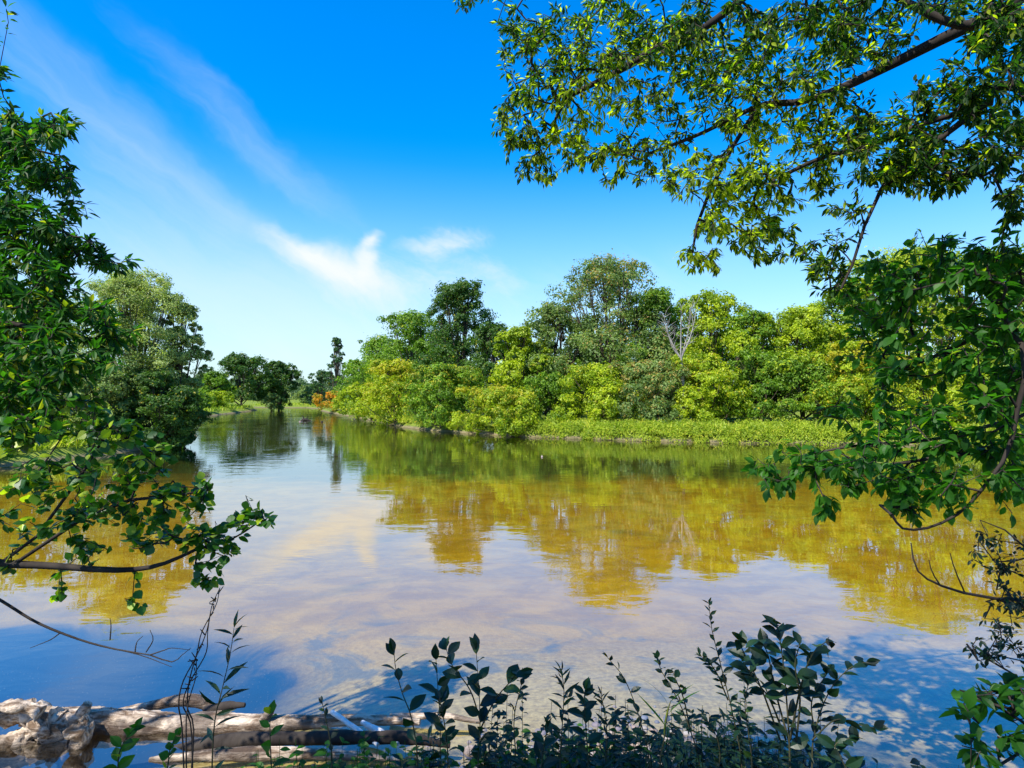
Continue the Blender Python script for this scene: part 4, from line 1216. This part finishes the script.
stick('driftwood_branch', 'slender pale branch lying behind the thick part of the log', [(115, 712, 4.8), (150, 706, 4.8), (190, 700, 4.8), (212, 708, 4.8)], [.02, .04, .055, .03])
stick('driftwood_branch', 'dark short branch resting on the log behind the goldenrod', [(205, 712, 4.7), (225, 706, 4.7), (245, 705, 4.7)], [.04, .04, .02], 'barkdark', 2)
stick('driftwood_pole', 'long dark pole floating in front of the thin end of the log', [(170, 748, 4.32), (210, 743, 4.3), (260, 739, 4.3), (390, 738, 4.25), (450, 745, 4.2)], [.012, .05, .05, .045, .02], 'barkdark', 4, 110)
stick('driftwood_pole', 'brown pole nearest the bank under the leaves', [(150, 760, 4.15), (210, 755, 4.15), (300, 754, 4.15), (400, 758, 4.1)], [.018, .045, .04, .02], 'log', 6, 110)
stick('driftwood_stick', 'bright white stick crossing the end of the log', [(332, 712, 4.5), (352, 726, 4.35), (378, 745, 4.2)], [.020, .022, .014], 'deadwood', 8)
stick('driftwood_stick', 'second white stick right of the bright crossing one', [(362, 722, 4.45), (380, 732, 4.35), (398, 744, 4.2)], [.018, .026, .014], 'deadwood', 9)
stick('driftwood_branch', 'thin pale branch lying at the waterline behind the middle clump', [(390, 718, 4.6), (440, 716, 4.6), (480, 722, 4.55)], [.03, .025, .015], 'log', 10)

# ------------------------------------------------------------------ sky and sun
SUN = norm(np.array([-.41, -.44, .80]))
el = math.asin(SUN[2]); az = math.atan2(SUN[0], SUN[1])
w = bpy.data.worlds.new('World'); scene.world = w; w.use_nodes = True
nt = w.node_tree; nt.nodes.clear(); L = nt.links
sky = N(nt, 'ShaderNodeTexSky', sky_type='NISHITA'); sky.sun_disc = False; sky.sun_elevation = el; sky.sun_rotation = az
sky.air_density = 1.0; sky.dust_density = .3; sky.ozone_density = 2.0
hs = N(nt, 'ShaderNodeHueSaturation'); hs.inputs['Hue'].default_value = .508; hs.inputs['Saturation'].default_value = 1.55; hs.inputs['Value'].default_value = 1.35
L.new(sky.outputs[0], hs.inputs['Color'])
tc = N(nt, 'ShaderNodeTexCoord'); sp = N(nt, 'ShaderNodeSeparateXYZ'); L.new(tc.outputs['Generated'], sp.inputs[0])
AZ = math_(nt, 'ARCTAN2', sp.outputs[0], sp.outputs[1]); EL = math_(nt, 'ARCSINE', sp.outputs[2])
cb = N(nt, 'ShaderNodeCombineXYZ'); L.new(AZ, cb.inputs[0]); L.new(EL, cb.inputs[1])


def ang(px, py):
    v = P(px, py, 1.0) - np.array([0, 0, CAMZ]); v = norm(v)
    return math.atan2(v[0], v[1]), math.asin(v[2])


wn = N(nt, 'ShaderNodeTexNoise', i_Scale=7.0, i_Detail=4.0, i_Roughness=.6); L.new(cb.outputs[0], wn.inputs['Vector'])
wv = N(nt, 'ShaderNodeVectorMath', operation='SUBTRACT'); L.new(wn.outputs['Color'], wv.inputs[0]); wv.inputs[1].default_value = (.5, .5, .5)
ws = N(nt, 'ShaderNodeVectorMath', operation='SCALE'); ws.inputs['Scale'].default_value = .07; L.new(wv.outputs[0], ws.inputs[0])
wa = N(nt, 'ShaderNodeVectorMath', operation='ADD'); L.new(cb.outputs[0], wa.inputs[0]); L.new(ws.outputs[0], wa.inputs[1])


def blob_mask(px, py, rx, ry, deg, strength, inner=0.0):
    u, v_ = ang(px, py)
    mp = N(nt, 'ShaderNodeMapping', vector_type='TEXTURE')
    mp.inputs['Location'].default_value = (u, v_, 0); mp.inputs['Rotation'].default_value = (0, 0, math.radians(deg)); mp.inputs['Scale'].default_value = (rx / F, ry / F, 1)
    L.new(wa.outputs[0], mp.inputs[0])
    ln = N(nt, 'ShaderNodeVectorMath', operation='LENGTH'); L.new(mp.outputs[0], ln.inputs[0])
    r = N(nt, 'ShaderNodeMapRange', i_1=1.0, i_2=inner, i_3=0.0, i_4=strength); r.interpolation_type = 'SMOOTHSTEP'; L.new(ln.outputs['Value'], r.inputs[0])
    return r.outputs[0]


def streak(deg, sx, sy, scale, lo_, hi_):
    mp = N(nt, 'ShaderNodeMapping', vector_type='TEXTURE'); mp.inputs['Rotation'].default_value = (0, 0, math.radians(deg)); mp.inputs['Scale'].default_value = (sx, sy, 1)
    L.new(wa.outputs[0], mp.inputs[0])
    n = N(nt, 'ShaderNodeTexNoise', i_Scale=scale, i_Detail=7.0, i_Roughness=.58); L.new(mp.outputs[0], n.inputs['Vector'])
    r = N(nt, 'ShaderNodeMapRange', i_1=lo_, i_2=hi_); r.interpolation_type = 'SMOOTHSTEP'; L.new(n.outputs[0], r.inputs[0])
    return r.outputs[0]


def addm(lst):
    s = lst[0]
    for q_ in lst[1:]: s = math_(nt, 'ADD', s, q_)
    return s


dense = addm([blob_mask(318, 262, 78, 24, -24, .75, -.2), blob_mask(368, 284, 95, 48, -18, .62, -.3), blob_mask(372, 237, 17, 13, 20, .85), blob_mask(367, 256, 15, 26, 0, .7),
              blob_mask(440, 243, 70, 15, 8, .6), blob_mask(450, 275, 140, 60, -6, .60, -.3)])
soft = addm([blob_mask(210, 105, 230, 34, -36, .24), blob_mask(290, 165, 180, 30, -32, .30), blob_mask(150, 170, 190, 40, -26, .40), blob_mask(60, 60, 190, 40, -28, .35),
             blob_mask(160, 265, 290, 105, -14, .62), blob_mask(330, 335, 330, 85, -4, .45), blob_mask(620, 290, 240, 70, 5, .3)])


def fib(deg, sx, sy, scale, det=9.0, ro=.62):
    mp = N(nt, 'ShaderNodeMapping', vector_type='TEXTURE'); mp.inputs['Rotation'].default_value = (0, 0, math.radians(deg)); mp.inputs['Scale'].default_value = (sx, sy, 1)
    L.new(wa.outputs[0], mp.inputs[0])
    n = N(nt, 'ShaderNodeTexNoise', i_Scale=scale, i_Detail=det, i_Roughness=ro, i_Distortion=.5); L.new(mp.outputs[0], n.inputs['Vector'])
    return n.outputs[0]


def ss(x, a_, b_, d_=1.0):
    r = N(nt, 'ShaderNodeMapRange', i_1=a_, i_2=b_, i_4=d_); r.interpolation_type = 'SMOOTHSTEP'; L.new(x, r.inputs[0]); return r.outputs[0]


f1 = fib(-24, 2.2, .8, 9.0); f2 = fib(-31, 5.0, .55, 7.0, 8.0, .6); f3 = fib(-20, 1.6, 1.0, 3.0)
gate = ss(dense, 0.0, .12)
gate2 = ss(soft, 0.0, .25)
cd = math_(nt, 'MULTIPLY', ss(math_(nt, 'ADD', f1, math_(nt, 'MULTIPLY', dense, .5)), .50, 1.12), gate)
cs_ = math_(nt, 'MULTIPLY', ss(math_(nt, 'ADD', math_(nt, 'ADD', math_(nt, 'MULTIPLY', f2, .6), math_(nt, 'MULTIPLY', f3, .4)), math_(nt, 'MULTIPLY', soft, .5)), .50, 1.05), gate2)
cl = math_(nt, 'ADD', cd, math_(nt, 'MULTIPLY', cs_, .36), clamp=True)
hz = ss(EL, .42, -.05, .9)
base_sky = mixc(nt, hz, hs.outputs[0], (2.2, 3.15, 3.8))
skc = mixc(nt, cl, base_sky, (3.9, 4.15, 4.4))
bg = N(nt, 'ShaderNodeBackground', i_Strength=.12); L.new(skc, bg.inputs[0])
wo = N(nt, 'ShaderNodeOutputWorld'); L.new(bg.outputs[0], wo.inputs[0])

sl = bpy.data.lights.new('sun', 'SUN'); sl.energy = 4.5; sl.angle = math.radians(.5); sl.color = (1, .95, .86)
so = bpy.data.objects.new('sun', sl); COL.objects.link(so)
so.rotation_euler = Vector(tuple(SUN)).to_track_quat('Z', 'Y').to_euler()

vs = scene.view_settings
scene.display_settings.display_device = 'sRGB'
vs.view_transform = 'Standard'; vs.look = 'None'; vs.gamma = 1.0; vs.exposure = 1.0; vs.use_curve_mapping = False
